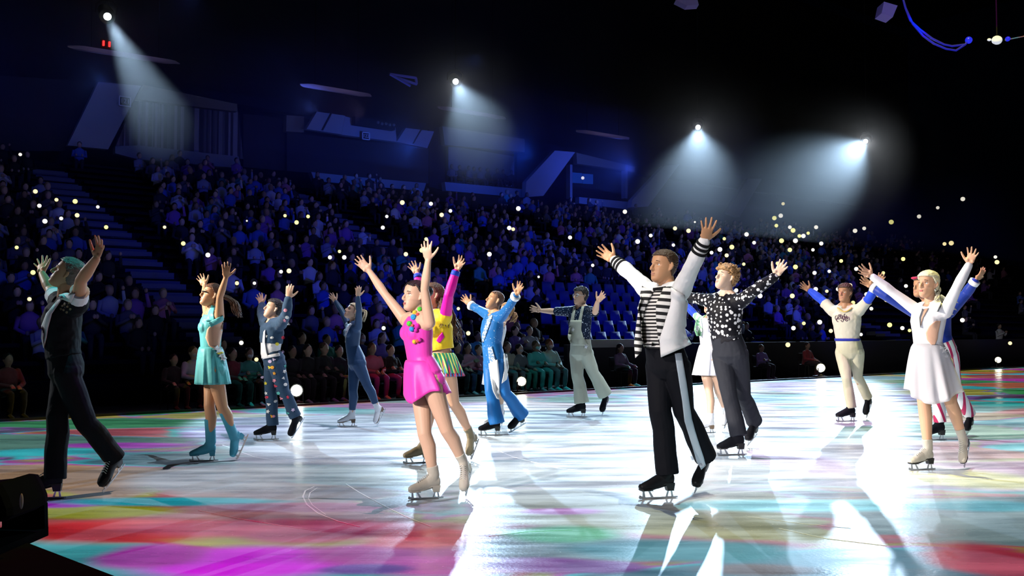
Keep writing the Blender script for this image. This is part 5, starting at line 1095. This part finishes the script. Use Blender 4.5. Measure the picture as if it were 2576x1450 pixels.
def person_mesh(pose, tone, sk, hr, leg='dark', mask=False):
    """seated spectator facing -y, hips on the seat at z 0"""
    bm = bmesh.new(); mi = 0
    def fin(i):
        for f in bm.faces:
            if not f.tag: f.material_index = i; f.tag = True
    tube(bm, [(0, .02, -.02), (0, 0, .12), (0, -.02, .32), (0, -.02, .46), (0, 0, .54)], [(.17, .12), (.16, .12), (.20, .125), (.19, .10), (.07, .06)], 10, axis=(1, 0, 0))
    def lm(P, r): tube(bm, P, r, 6)
    for g in (1, -1):
        if pose == 'lap': lm([(.19 * g, -.02, .44), (.25 * g, -.06, .20), (.10 * g, -.30, .12)], [.058, .05, .036])
        elif pose == 'clap': lm([(.19 * g, -.02, .44), (.24 * g, -.14, .24), (.05 * g, -.34, .38)], [.058, .05, .036])
        elif pose == 'cross': lm([(.19 * g, -.02, .44), (.24 * g, -.08, .22), (-.08 * g, -.20, .24)], [.058, .05, .04])
        else:
            if g > 0: lm([(.19, -.02, .44), (.27, -.16, .40), (.20, -.24, .66)], [.058, .05, .036])
            else: lm([(-.19, -.02, .44), (-.25, -.06, .20), (-.10, -.30, .12)], [.058, .05, .036])
    fin(0)
    ball(bm, (0, -.02, .66), (.078, .095, .115), seg=10, rings=8); tube(bm, [(0, 0, .50), (0, -.01, .60)], [.05, .045], 8)
    for g in (1, -1):
        q = dict(lap=(.07 * g, -.34, .12), clap=(.025 * g, -.38, .42), cross=(-.10 * g, -.21, .25)).get(pose, (.19, -.25, .72) if g > 0 else (-.07, -.34, .12)); ball(bm, q, (.04, .045, .05), seg=6, rings=5)
    fin(1)
    ball(bm, (0, .008, .695), (.088, .105, .105), seg=10, rings=8)
    if hr == 1: tube(bm, [(0, .05, .70), (0, .075, .58), (0, .07, .42)], [(.08, .05), (.095, .045), (.07, .03)], 8, axis=(1, 0, 0))
    fin(2)
    for g in (1, -1):
        tube(bm, [(.09 * g, 0, 0), (.10 * g, -.25, .02), (.10 * g, -.44, .0)], [.09, .08, .06], 8); tube(bm, [(.10 * g, -.44, .0), (.10 * g, -.44, -.22), (.10 * g, -.42, -.42)], [.062, .055, .045], 8)
    fin(3)
    if mask: ball(bm, (0, -.055, .625), (.062, .062, .05), seg=8, rings=6); fin(4)
    me = bpy.data.meshes.new('spectator'); bmesh.ops.recalc_face_normals(bm, faces=bm.faces); bm.to_mesh(me); bm.free()
    me.polygons.foreach_set('use_smooth', [True] * len(me.polygons))
    for m in (CM[tone], CSK[sk], CH[hr], CM[leg], CM['white']): me.materials.append(m)
    return me
MV = {}
def variant(pose, tone, sk, hr):
    k = (pose, tone, sk, hr)
    if k not in MV: MV[k] = person_mesh(*k)
    return MV[k]
AISLE = [5.5, 14.6, 23.8, 33.2, 43.0]
def occ(x, y, i):
    if x > 1366 and x < 1645 and y > 700: return .0
    if x < 380 and y < 470: return .22
    if 240 < x < 380 and y < 700: return .18
    if x > 2150: return .16 if y < 700 else .05
    if x > 1880 and y > 740: return .35
    if i > 18: return .35
    return .92 if noise.noise(Vector((x * .012, y * .03, 0))) > -.12 else .35
cands = []
for i in range(NR):
    t = T0 + DT * i + .42; z = rowz(i) + .42; s = -12.0
    while s < 62:
        s += .56 + rd.random() * .06
        if any(abs(s - a) < .98 for a in AISLE): continue
        p = st(s, t, z); X, Y_, dz = px(p + Vector((0, 0, .4)))
        if dz < 1 or X < -30 or X > 2600: continue
        if rd.random() > occ(X, Y_, i): continue
        cands.append((dz, X, Y_, p, i))
cands.sort(key=lambda c: c[0])
TN = ['white'] * 3 + ['pale'] * 3 + ['blue'] * 5 + ['grey'] * 4 + ['dark'] * 8 + ['black'] * 9 + ['purple'] * 3 + ['teal'] * 1 + ['pink'] * 1
PS = ['lap'] * 4 + ['clap'] * 4 + ['cross'] * 3 + ['phone'] * 2
def pick(): return rd.choice(PS), rd.choice(TN), rd.choice((0, 0, 1, 2)), rd.choice((0, 0, 1, 2))
def M_at(p): return Matrix.Translation(p + Vector((rd.uniform(-.05, .05), rd.uniform(-.05, .05), rd.uniform(-.05, .04)))) @ Matrix.Rotation(UANG + rd.uniform(-.35, .35), 4, 'Z') @ Matrix.Scale(rd.uniform(.90, 1.02), 4)
NEAR = 262
for dz, X, Y_, p, i in cands[:NEAR]:
    v = pick(); o = bpy.data.objects.new('spectator', variant(*v)); C.objects.link(o); o.matrix_world = M_at(p)
    band = 'lower rows' if i < 4 else ('middle rows' if i < 9 else 'upper rows'); ps = dict(lap='hands in lap', clap='clapping', cross='arms folded', phone='one hand raised')[v[0]]
    o['label'] = 'spectator in %s, %s, %s %s' % (v[1], ps, band, where(X)); o['category'] = 'person'; o['group'] = 'spectators in the %s %s' % (band, where(X))
# everyone further back, too many to build one by one
me = bpy.data.meshes.new('crowd'); V, FQ, MI = [], [], []; mats = []; base = {}
bmx = bmesh.new()
allm = list(CM.values()) + CSK + CH; mid = {m.name: i for i, m in enumerate(allm)}
import array
for dz, X, Y_, p, i in cands[NEAR:]:
    v = pick(); src = variant(*v); Mx = M_at(p); n = len(V)
    V += [Mx @ q.co for q in src.vertices]
    for f in src.polygons: FQ.append([n + k for k in f.vertices]); MI.append(mid[src.materials[f.material_index].name])
bmx.free(); me.from_pydata([tuple(q) for q in V], [], FQ); me.polygons.foreach_set('material_index', MI); me.polygons.foreach_set('use_smooth', [True] * len(FQ))
for m in allm: me.materials.append(m)
tag(link('crowd', me), 'far part of the audience, hundreds of tiny blue lit spectators in the upper rows', 'crowd', kind='stuff')
# lit aisle stairs
M_tread = mat('stair_tread', (.13, .14, .19), .7)
for k, a in enumerate(AISLE[:4]):
    r = empty('aisle_stair', st(a, T0, 0), UANG); tag(r, 'blue lit flight of aisle steps ' + ('between the black vest and the teal dress', 'rising behind the pink dress', 'rising behind the blue suit', 'rising behind the dotted shirt')[k], 'stairs')
    for i in range(NR - 1):
        bm = bmesh.new()
        for h_ in (0, 1): box(bm, (0, DT * i + .2 + .42 * h_, rowz(i) + .09 * (1 + h_) - .05), 1.1, .40, .16)
        bobj('step', bm, M_tread, r)
# empty seats behind the dungarees skater
M_seat = mat('seat_blue', (.05, .07, .25), .5)
def seat():
    r = empty('arena_seat', (0, 0, 0)); bm = bmesh.new(); box(bm, (0, -.05, .42), .46, .42, .05); bobj('seat', bm, M_seat, r)
    bm = bmesh.new(); tube(bm, [(0, .18, .40), (0, .21, .62), (0, .26, .86)], [(.23, .02), (.23, .03), (.20, .02)], 10, axis=(1, 0, 0)); bobj('backrest', bm, M_seat, r, True)
    bm = bmesh.new(); box(bm, (0, .05, .20), .06, .30, .40); bobj('bracket', bm, M_black, r); return r
s0_ = seat(); first = True; free = {}
for i in range(0, 6):
    t = T0 + DT * i + .42; s = 10.0
    while s < 34:
        s += .56
        if any(abs(s - a) < .75 for a in AISLE): continue
        p = st(s, t, rowz(i)); X, Y_, dz = px(p + Vector((0, 0, .7)))
        if not (1385 < X < 1625 and Y_ > 715): continue
        if first: r = s0_; first = False
        else:
            r = s0_.copy(); C.objects.link(r)
            for ch in list(s0_.children):
                c = ch.copy(); C.objects.link(c); c.parent = r
        free.setdefault(i, []).append(s); r.location = p; r.rotation_euler = (0, 0, UANG)
        tag(r, 'empty dark blue arena seat in the rows right of the dungarees skater', 'seat', 'empty seats behind the dungarees skater')
bm = bmesh.new()
for i in range(NR):
    ed = [-12.0] + AISLE + [62.0]
    for a, b in zip(ed, ed[1:]):
        seg = [(a + .7, b - .7)]
        if i in free:
            f0, f1 = min(free[i]) - .4, max(free[i]) + .4; seg = [(x0, min(x1, f0)) for x0, x1 in seg] + [(max(x0, f1), x1) for x0, x1 in seg]
        for x0, x1 in seg:
            if x1 - x0 > .4: stbox(bm, x0, x1, T0 + DT * i + .30, T0 + DT * i + .66, rowz(i) + .26, rowz(i) + .34)
tag(bobj('floor_bench_tiers', bm, M_dark), kind='structure')
# ---------------------------------------------------------------- phones held up
PH = [(51, 389), (89, 482), (142, 503), (189, 507), (99, 518), (246, 521), (194, 542), (154, 550), (113, 557), (267, 572), (414, 572), (461, 613), (42, 623), (83, 686), (74, 753), (717, 543), (746, 560), (775, 545), (523, 642), (830, 648), (854, 633), (866, 648), (707, 684), (727, 682), (596, 713), (640, 713), (607, 863), (621, 556),
    (1012, 510), (1084, 513), (973, 545), (1111, 541), (1133, 531), (1304, 525), (963, 573), (1466, 448), (1281, 574), (1291, 577), (1231, 640), (1434, 598), (1491, 668), (1021, 640), (1072, 602), (1061, 630), (965, 826), (1153, 777), (1178, 839), (1310, 898), (1355, 697), (645, 905), (811, 899), (1572, 533), (1637, 593), (1604, 608), (1698, 575), (1694, 617), (1732, 581), (1790, 636), (1811, 628), (1748, 559),
    (1822, 601), (1878, 590), (1897, 611), (1841, 622), (1828, 643), (1871, 665), (1948, 549), (1953, 568), (1966, 606), (1852, 731), (1970, 513), (1964, 543), (1987, 572), (1995, 580), (2053, 572), (2033, 587), (2021, 594), (2011, 594), (2001, 606), (2066, 613), (2045, 629), (1987, 629), (2116, 657), (2001, 672), (2049, 687), (2086, 683), (2151, 581), (2174, 575), (2242, 559), (2312, 545), (2359, 523), (2422, 501),
    (2376, 614), (2393, 612), (2272, 652), (2504, 647), (2508, 660), (2122, 717), (2138, 719), (2108, 728), (2080, 733), (2052, 728), (2279, 720), (1993, 745), (2146, 762), (2209, 744), (2230, 755), (2192, 777), (2238, 818), (2270, 826), (2288, 832), (1996, 826), (2022, 814), (2062, 811), (2090, 833), (2166, 842), (2421, 806), (2541, 864), (1982, 868), (2154, 677), (2222, 687), (2180, 741), (1956, 663), (1912, 745), (1946, 700)]
ECOL = [mat('torch_warm', (1, 1, 1), .4, emit=(1, .84, .42), es=1.25), mat('torch_white', (1, 1, 1), .4, emit=(1, .94, .80), es=1.2), mat('torch_yellow', (1, 1, 1), .4, emit=(.92, .86, .30), es=1.2)]
def phone_mesh(k):
    bm = bmesh.new(); box(bm, (0, 0, 0), .075, .010, .15); me = bpy.data.meshes.new('phone'); bm.to_mesh(me); bm.free(); me.materials.append(M_black)
    bm = bmesh.new(); tube(bm, [(0, -.008, .0), (0, -.03, .0), (0, -.04, 0)], [1.0, .92, .4], 16); m2 = bpy.data.meshes.new('torch'); bm.to_mesh(m2); bm.free(); m2.materials.append(ECOL[k]); return me, m2
PM_ = [phone_mesh(k) for k in range(3)]
for q, (x, y) in enumerate(PH):
    d = ray(x, y); o_ = Vector((0, 0, H)); sl = DZ / DT
    # sloped surface of raised hands
    k = (Z0 + 1.35 + sl * ((P0 - o_).dot(N) * 0 + (o_ - P0).dot(N) - T0) - H) / (d.z - sl * d.dot(N)) if abs(d.z - sl * d.dot(N)) > 1e-6 else -1
    p = o_ + d * k; tt = to_st(p)[1]
    if k < 0 or tt > TE or tt < 2.2: p = on_t(x, y, TE if (k < 0 or tt > TE) else 2.2)
    if (x, y) == (1466, 448): p = on_t(x, y, TF + 1.2)
    dz = px(p)[2]; c = (0, 1, 2, 1)[(q * 7 + x) % 4]; rr = (4.1 + (q * 13 % 5) * .45) * dz / F
    if (x, y) in ((621, 556), (1748, 559), (1355, 697)): rr *= .5; c = 1
    r = empty('phone', p, math.atan2(p.y, p.x) - R(90)); a, b = PM_[c]
    o1 = link('phone_body', a, None, r); o2 = link('torch', b, None, r); o2.scale = (rr, 1, rr)
    tag(r, '%s%s phone torch, %s, %s' % ('larger ' if rr * F / dz > 5.3 else ('small ' if rr * F / dz < 4.5 else ''), ('warm', 'white', 'yellow')[c], 'top rows' if y < 550 else ('upper rows' if y < 600 else ('middle rows' if y < 660 else ('lower rows' if y < 760 else 'bottom rows'))), where(x)), 'phone', 'glowing phones ' + where(x))
# ---------------------------------------------------------------- front rows beside the ice
def seated(pose, k):
    def L_(bm, P, r): limb(bm, P, r, 2, 10)
    B = bmesh.new(); sg = .5
    ball(B, (0, -.02, 1.09), (.080, .098, .120), seg=16, rings=12); ball(B, (0, -.115, 1.08), (.016, .02, .022)); L_(B, [(0, 0, .90), (0, -.01, 1.02)], [.055, .05])
    for g in (1, -1): ball(B, (g * .082, 0, 1.085), (.015, .022, .03))
    hp = dict(lap=((.06, -.36, .58), (-.06, -.36, .60)), clap=((.03, -.36, .82), (-.03, -.36, .80)), cross=((-.10, -.22, .70), (.12, -.22, .68)), apart=((.16, -.40, .58), (-.16, -.40, .58)))[pose]
    for h_ in hp:
        ball(B, h_, (.042, .048, .045))
        for f in range(4): L_(B, [(h_[0] - .03 + .02 * f, h_[1] - .03, h_[2]), (h_[0] - .03 + .02 * f, h_[1] - .085, h_[2] - .03)], [.012, .010])
    L_(B, [(0, .03, .50), (0, .02, .78)], [.09, .08])
    Tp = bmesh.new(); tube(Tp, [(0, .03, .44), (0, .02, .56), (0, 0, .76), (0, 0, .88), (0, .01, .95)], [(.19, .15), (.175, .135), (.205, .130), (.185, .105), (.07, .065)], 18, axis=(1, 0, 0))
    for g, h_ in ((1, hp[0]), (-1, hp[1])):
        e = Vector((.26 * g, -.08, .64)) if pose != 'clap' else Vector((.25 * g, -.14, .66)); L_(Tp, [(.18 * g, -.0, .87), e, lerp(e, Vector(h_), .86)], [.062, .054, .040])
    Tr = bmesh.new(); tube(Tr, [(0, .05, .42), (0, .04, .54)], [(.18, .14), (.17, .13)], 14, axis=(1, 0, 0))
    for g in (1, -1): L_(Tr, [(.09 * g, 0, .47), (.13 * g, -.26, .50), (.12 * g, -.46, .47), (.12 * g, -.44, .26), (.12 * g, -.42, .10)], [.092, .085, .068, .06, .05])
    Sh = bmesh.new()
    for g in (1, -1): tube(Sh, [(.12 * g, -.38, .05), (.12 * g, -.46, .055), (.125 * g, -.56, .04), (.125 * g, -.63, .03)], [(.036, .05), (.042, .055), (.045, .036), (.03, .02)], 12, axis=(1, 0, 0))
    Hr = bmesh.new(); ball(Hr, (0, .012, 1.125), (.092, .108, .105), seg=16, rings=12)
    if k: tube(Hr, [(0, .04, 1.13), (0, .07, 1.0), (0, .06, .84)], [(.09, .07), (.10, .055), (.07, .03)], 14, axis=(1, 0, 0))
    return fuse(B, .012, 2), fuse(Tp, .016, 2, (.010, 9, 1)), fuse(Tr, .016, 2, (.008, 9, 1)), fuse(Sh, .012, 1), fuse(Hr, .014, 1, (.006, 30, 1))
SM = {(ps, k): seated(ps, k) for ps in ('lap', 'clap', 'cross', 'apart') for k in (0, 1)}
bmask = bmesh.new(); ball(bmask, (0, -.075, 1.055), (.062, .058, .048), seg=14, rings=10); me_mask = bpy.data.meshes.new('mask'); bmask.to_mesh(me_mask); bmask.free()
XC = {k: mat('wear_' + k, v, .85, sheen=.2) for k, v in dict(white=(.55, .54, .56), lilac=(.40, .36, .55), teal=(.10, .55, .50), aqua=(.30, .70, .66), pink=(.62, .26, .34), rose=(.55, .16, .28), black=(.015, .015, .018), beige=(.45, .38, .30), green=(.05, .30, .22), lime=(.42, .45, .12), magenta=(.45, .05, .38), navy=(.03, .05, .14), purple=(.25, .16, .42), maroon=(.20, .03, .04), yellow=(.62, .58, .08), grey=(.16, .16, .18)).items()}
def put(me, name, m, parent):
    me = me.copy(); me.materials.clear(); me.materials.append(m); return link(name, me, m, parent)
bm = bmesh.new(); box(bm, (0, -.02, .43), .44, .42, .03); ch_s = bpy.data.meshes.new('seat'); bm.to_mesh(ch_s); bm.free()
bm = bmesh.new(); box(bm, (0, .22, .70), .44, .025, .26); ch_b = bpy.data.meshes.new('backrest'); bm.to_mesh(ch_b); bm.free()
lg = []
for gx in (1, -1):
    for gy in (1, -1): bm = bmesh.new(); tube(bm, [(.20 * gx, .18 * gy, .43 if gy < 0 else .82), (.20 * gx, .20 * gy + (.02 if gy > 0 else 0), 0)], [.012] * 2, 6); q = bpy.data.meshes.new('leg'); bm.to_mesh(q); bm.free(); lg.append(q)
for q in [ch_s, ch_b] + lg: q.materials.append(M_black)
def chair_words(w_, k_): return ' '.join(('black ' + k_ + ' under the ' + w_).split()[:16])
FR = [  # head x, head y, row, top, legs, pose, long hair, mask, words
 (486, 887, 0, 'lilac', 'black', 'lap', 0, 1, 'masked spectator in a pale lilac top left of the teal dress'), (437, 905, 0, 'black', 'black', 'apart', 0, 0, 'spectator in black with bare forearms, leftmost of the front row'), (585, 891, 0, 'maroon', 'black', 'lap', 1, 0, 'spectator in dark red right of the teal dress'),
 (627, 890, 0, 'green', 'black', 'cross', 0, 1, 'masked spectator in dull green left of the denim skater'), (735, 885, 0, 'black', 'black', 'lap', 0, 0, 'spectator in black just right of the denim skater'), (774, 881, 0, 'black', 'black', 'apart', 1, 0, 'spectator in black above the white floor lamp'), (815, 877, 0, 'black', 'black', 'cross', 0, 0, 'spectator in black holding a lit phone beside the yellow trousers'),
 (853, 883, 0, 'black', 'lime', 'apart', 0, 0, 'spectator in a black coat and yellow-green trousers left of the navy catsuit'), (936, 877, 0, 'rose', 'magenta', 'lap', 1, 0, 'spectator in a pink cardigan right of the navy catsuit'), (982, 881, 0, 'black', 'magenta', 'cross', 0, 0, 'spectator in black with magenta lit trousers left of the pink dress'),
 (1150, 874, 0, 'black', 'black', 'lap', 0, 0, 'spectator in black right of the yellow vest'), (1176, 876, 0, 'pink', 'navy', 'clap', 1, 0, 'spectator in a pink shawl left of the blue suit'), (1204, 880, 0, 'rose', 'black', 'lap', 0, 0, 'spectator in rose, half hidden by the blue suit'),
 (1276, 873, 0, 'beige', 'grey', 'lap', 0, 0, 'spectator in beige right of the blue suit'), (1306, 878, 0, 'grey', 'green', 'apart', 0, 1, 'masked spectator in grey above the oval floor lamp'), (1348, 870, 0, 'teal', 'teal', 'cross', 0, 1, 'masked spectator in bright teal left of the dungarees skater'), (1382, 866, 0, 'aqua', 'grey', 'lap', 0, 1, 'masked spectator in pale aqua nearest the dungarees skater'),
 (822, 855, 1, 'green', 'black', 'lap', 0, 0, 'second row spectator in green above the black coats'), (760, 850, 1, 'navy', 'black', 'lap', 1, 0, 'second row spectator in navy right of the denim skater'), (910, 852, 1, 'navy', 'black', 'cross', 0, 1, 'second row masked spectator in navy behind the catsuit'), (962, 850, 1, 'purple', 'black', 'lap', 1, 0, 'second row spectator in purple left of the pink dress'),
 (1201, 846, 1, 'teal', 'black', 'cross', 0, 0, 'second row spectator in teal left of the blue suit'), (1160, 842, 1, 'grey', 'black', 'lap', 0, 1, 'second row masked spectator in grey above the pink shawl'), (1295, 832, 1, 'purple', 'black', 'clap', 0, 0, 'second row spectator in purple right of the blue suit'), (1332, 832, 1, 'white', 'black', 'lap', 0, 0, 'second row spectator in a white shirt above the teal top'),
 (1560, 876, 0, 'grey', 'black', 'apart', 1, 0, 'dim figure seated by the boards right of the dungarees skater'), (700, 862, 1, 'black', 'black', 'lap', 0, 0, 'second row spectator in black behind the denim skater'), (560, 868, 1, 'navy', 'black', 'cross', 1, 0, 'second row spectator in navy behind the teal dress'),
 (20, 905, 0, 'maroon', 'black', 'lap', 0, 0, 'dim spectator in dark red at the left edge'), (2030, 870, 0, 'maroon', 'black', 'lap', 0, 0, 'dim spectator in dark red left of the cream tunic'), (1915, 876, 0, 'purple', 'black', 'cross', 0, 0, 'dim spectator in purple right of the dotted shirt')]
for x, y, row, top, legs, pose, lh, mk, words in FR:
    T = 2.1 if row == 0 else 3.45; zf = -.12
    g = on_t(x, y, T); ht = g.z - zf; k = ht / 1.10 if row == 0 else .90
    if row == 1: zf = g.z - 1.10 * k
    k = max(.72, min(1.05, k)); base_ = st(to_st(g)[0], T, g.z - 1.10 * k)
    if row == 0: base_.z = -.12
    r = empty('spectator', base_, UANG + rd.uniform(-.25, .3)); r.scale = (k, k, k); tag(r, words, 'person')
    B, Tp, Tr, Sh, Hr = SM[(pose, lh)]
    put(B, 'body', CSK[rd.choice((0, 0, 1, 2))], r); put(Tp, 'top', XC[top], r); put(Tr, 'trousers', XC[legs], r); put(Sh, 'shoes', XC['yellow'] if legs == 'lime' else XC['white' if rd.random() < .3 else 'black'], r); put(Hr, 'hair', CH[rd.choice((0, 0, 1))], r)
    if mk: put(me_mask, 'mask', XC['white'] if top not in ('teal',) else XC['aqua'], r)
    c = empty('folding_chair', base_, r.rotation_euler.z); c.scale = (k, k, k); tag(c, chair_words(words, 'folding chair'), 'chair', 'folding chairs beside the ice')
    link('seat', ch_s, None, c); link('backrest', ch_b, None, c)
    for q in lg: link('leg', q, None, c)
    if row == 1 and base_.z > -.05:
        bm = bmesh.new(); box(bm, (0, 0, (-.12 - base_.z) / 2 - 0.001), .62, .62, base_.z + .12); o = bobj('seating_riser', bm, M_black); o.location = base_; o.rotation_euler = (0, 0, UANG); tag(o, chair_words(words, 'low riser'), 'riser', 'risers under the second row')
# people silhouetted in the open suite
for q in range(9):
    x = 1140 + q * 18 + rd.uniform(-4, 4); y = 452 + q * 1.6; p = on_t(x, y, TF + .9 + .5 * (q % 2)); v = variant('lap', rd.choice(('black', 'dark', 'grey')), 2, 0)
    o = bpy.data.objects.new('spectator', v); C.objects.link(o); o.location = p; o.rotation_euler = (0, 0, UANG + rd.uniform(-.4, .4)); o.scale = (.95,) * 3
    tag(o, 'dim silhouetted guest seated in the open suite under the second spotlight', 'person', 'guests in the open suite')
for x, y, zz, lab in ((712, 500, 0, 'person in pale blue standing at the top of the terraces above the denim skater'),):
    p = on_t(x, y, TE + .2); o = bpy.data.objects.new('spectator', variant('phone', 'pale', 0, 0)); C.objects.link(o); o.location = p; o.rotation_euler = (0, 0, UANG); tag(o, lab, 'person')
bpy.data.scenes.remove(TMP)
# ---------------------------------------------------------------- haze hanging over the seats
hz = bpy.data.materials.new('haze'); hz.use_nodes = True; nt = hz.node_tree; nt.nodes.clear()
v = nt.nodes.new('ShaderNodeVolumeScatter'); v.inputs['Density'].default_value = 0.036; v.inputs['Anisotropy'].default_value = 0.0
o = nt.nodes.new('ShaderNodeOutputMaterial'); nt.links.new(v.outputs[0], o.inputs['Volume'])
bm = bmesh.new(); prism(bm, [st(-10, t, z) for t, z in ((7, 4.6), (TE - .6, rowz(NR) + 1.4), (TE - .6, HL + 1.6), (7, HL + 1.6))], U * 66)
tag(bobj('haze', bm, hz), 'thin theatrical haze hanging above the seating, lit by the spotlights', 'haze', kind='stuff')
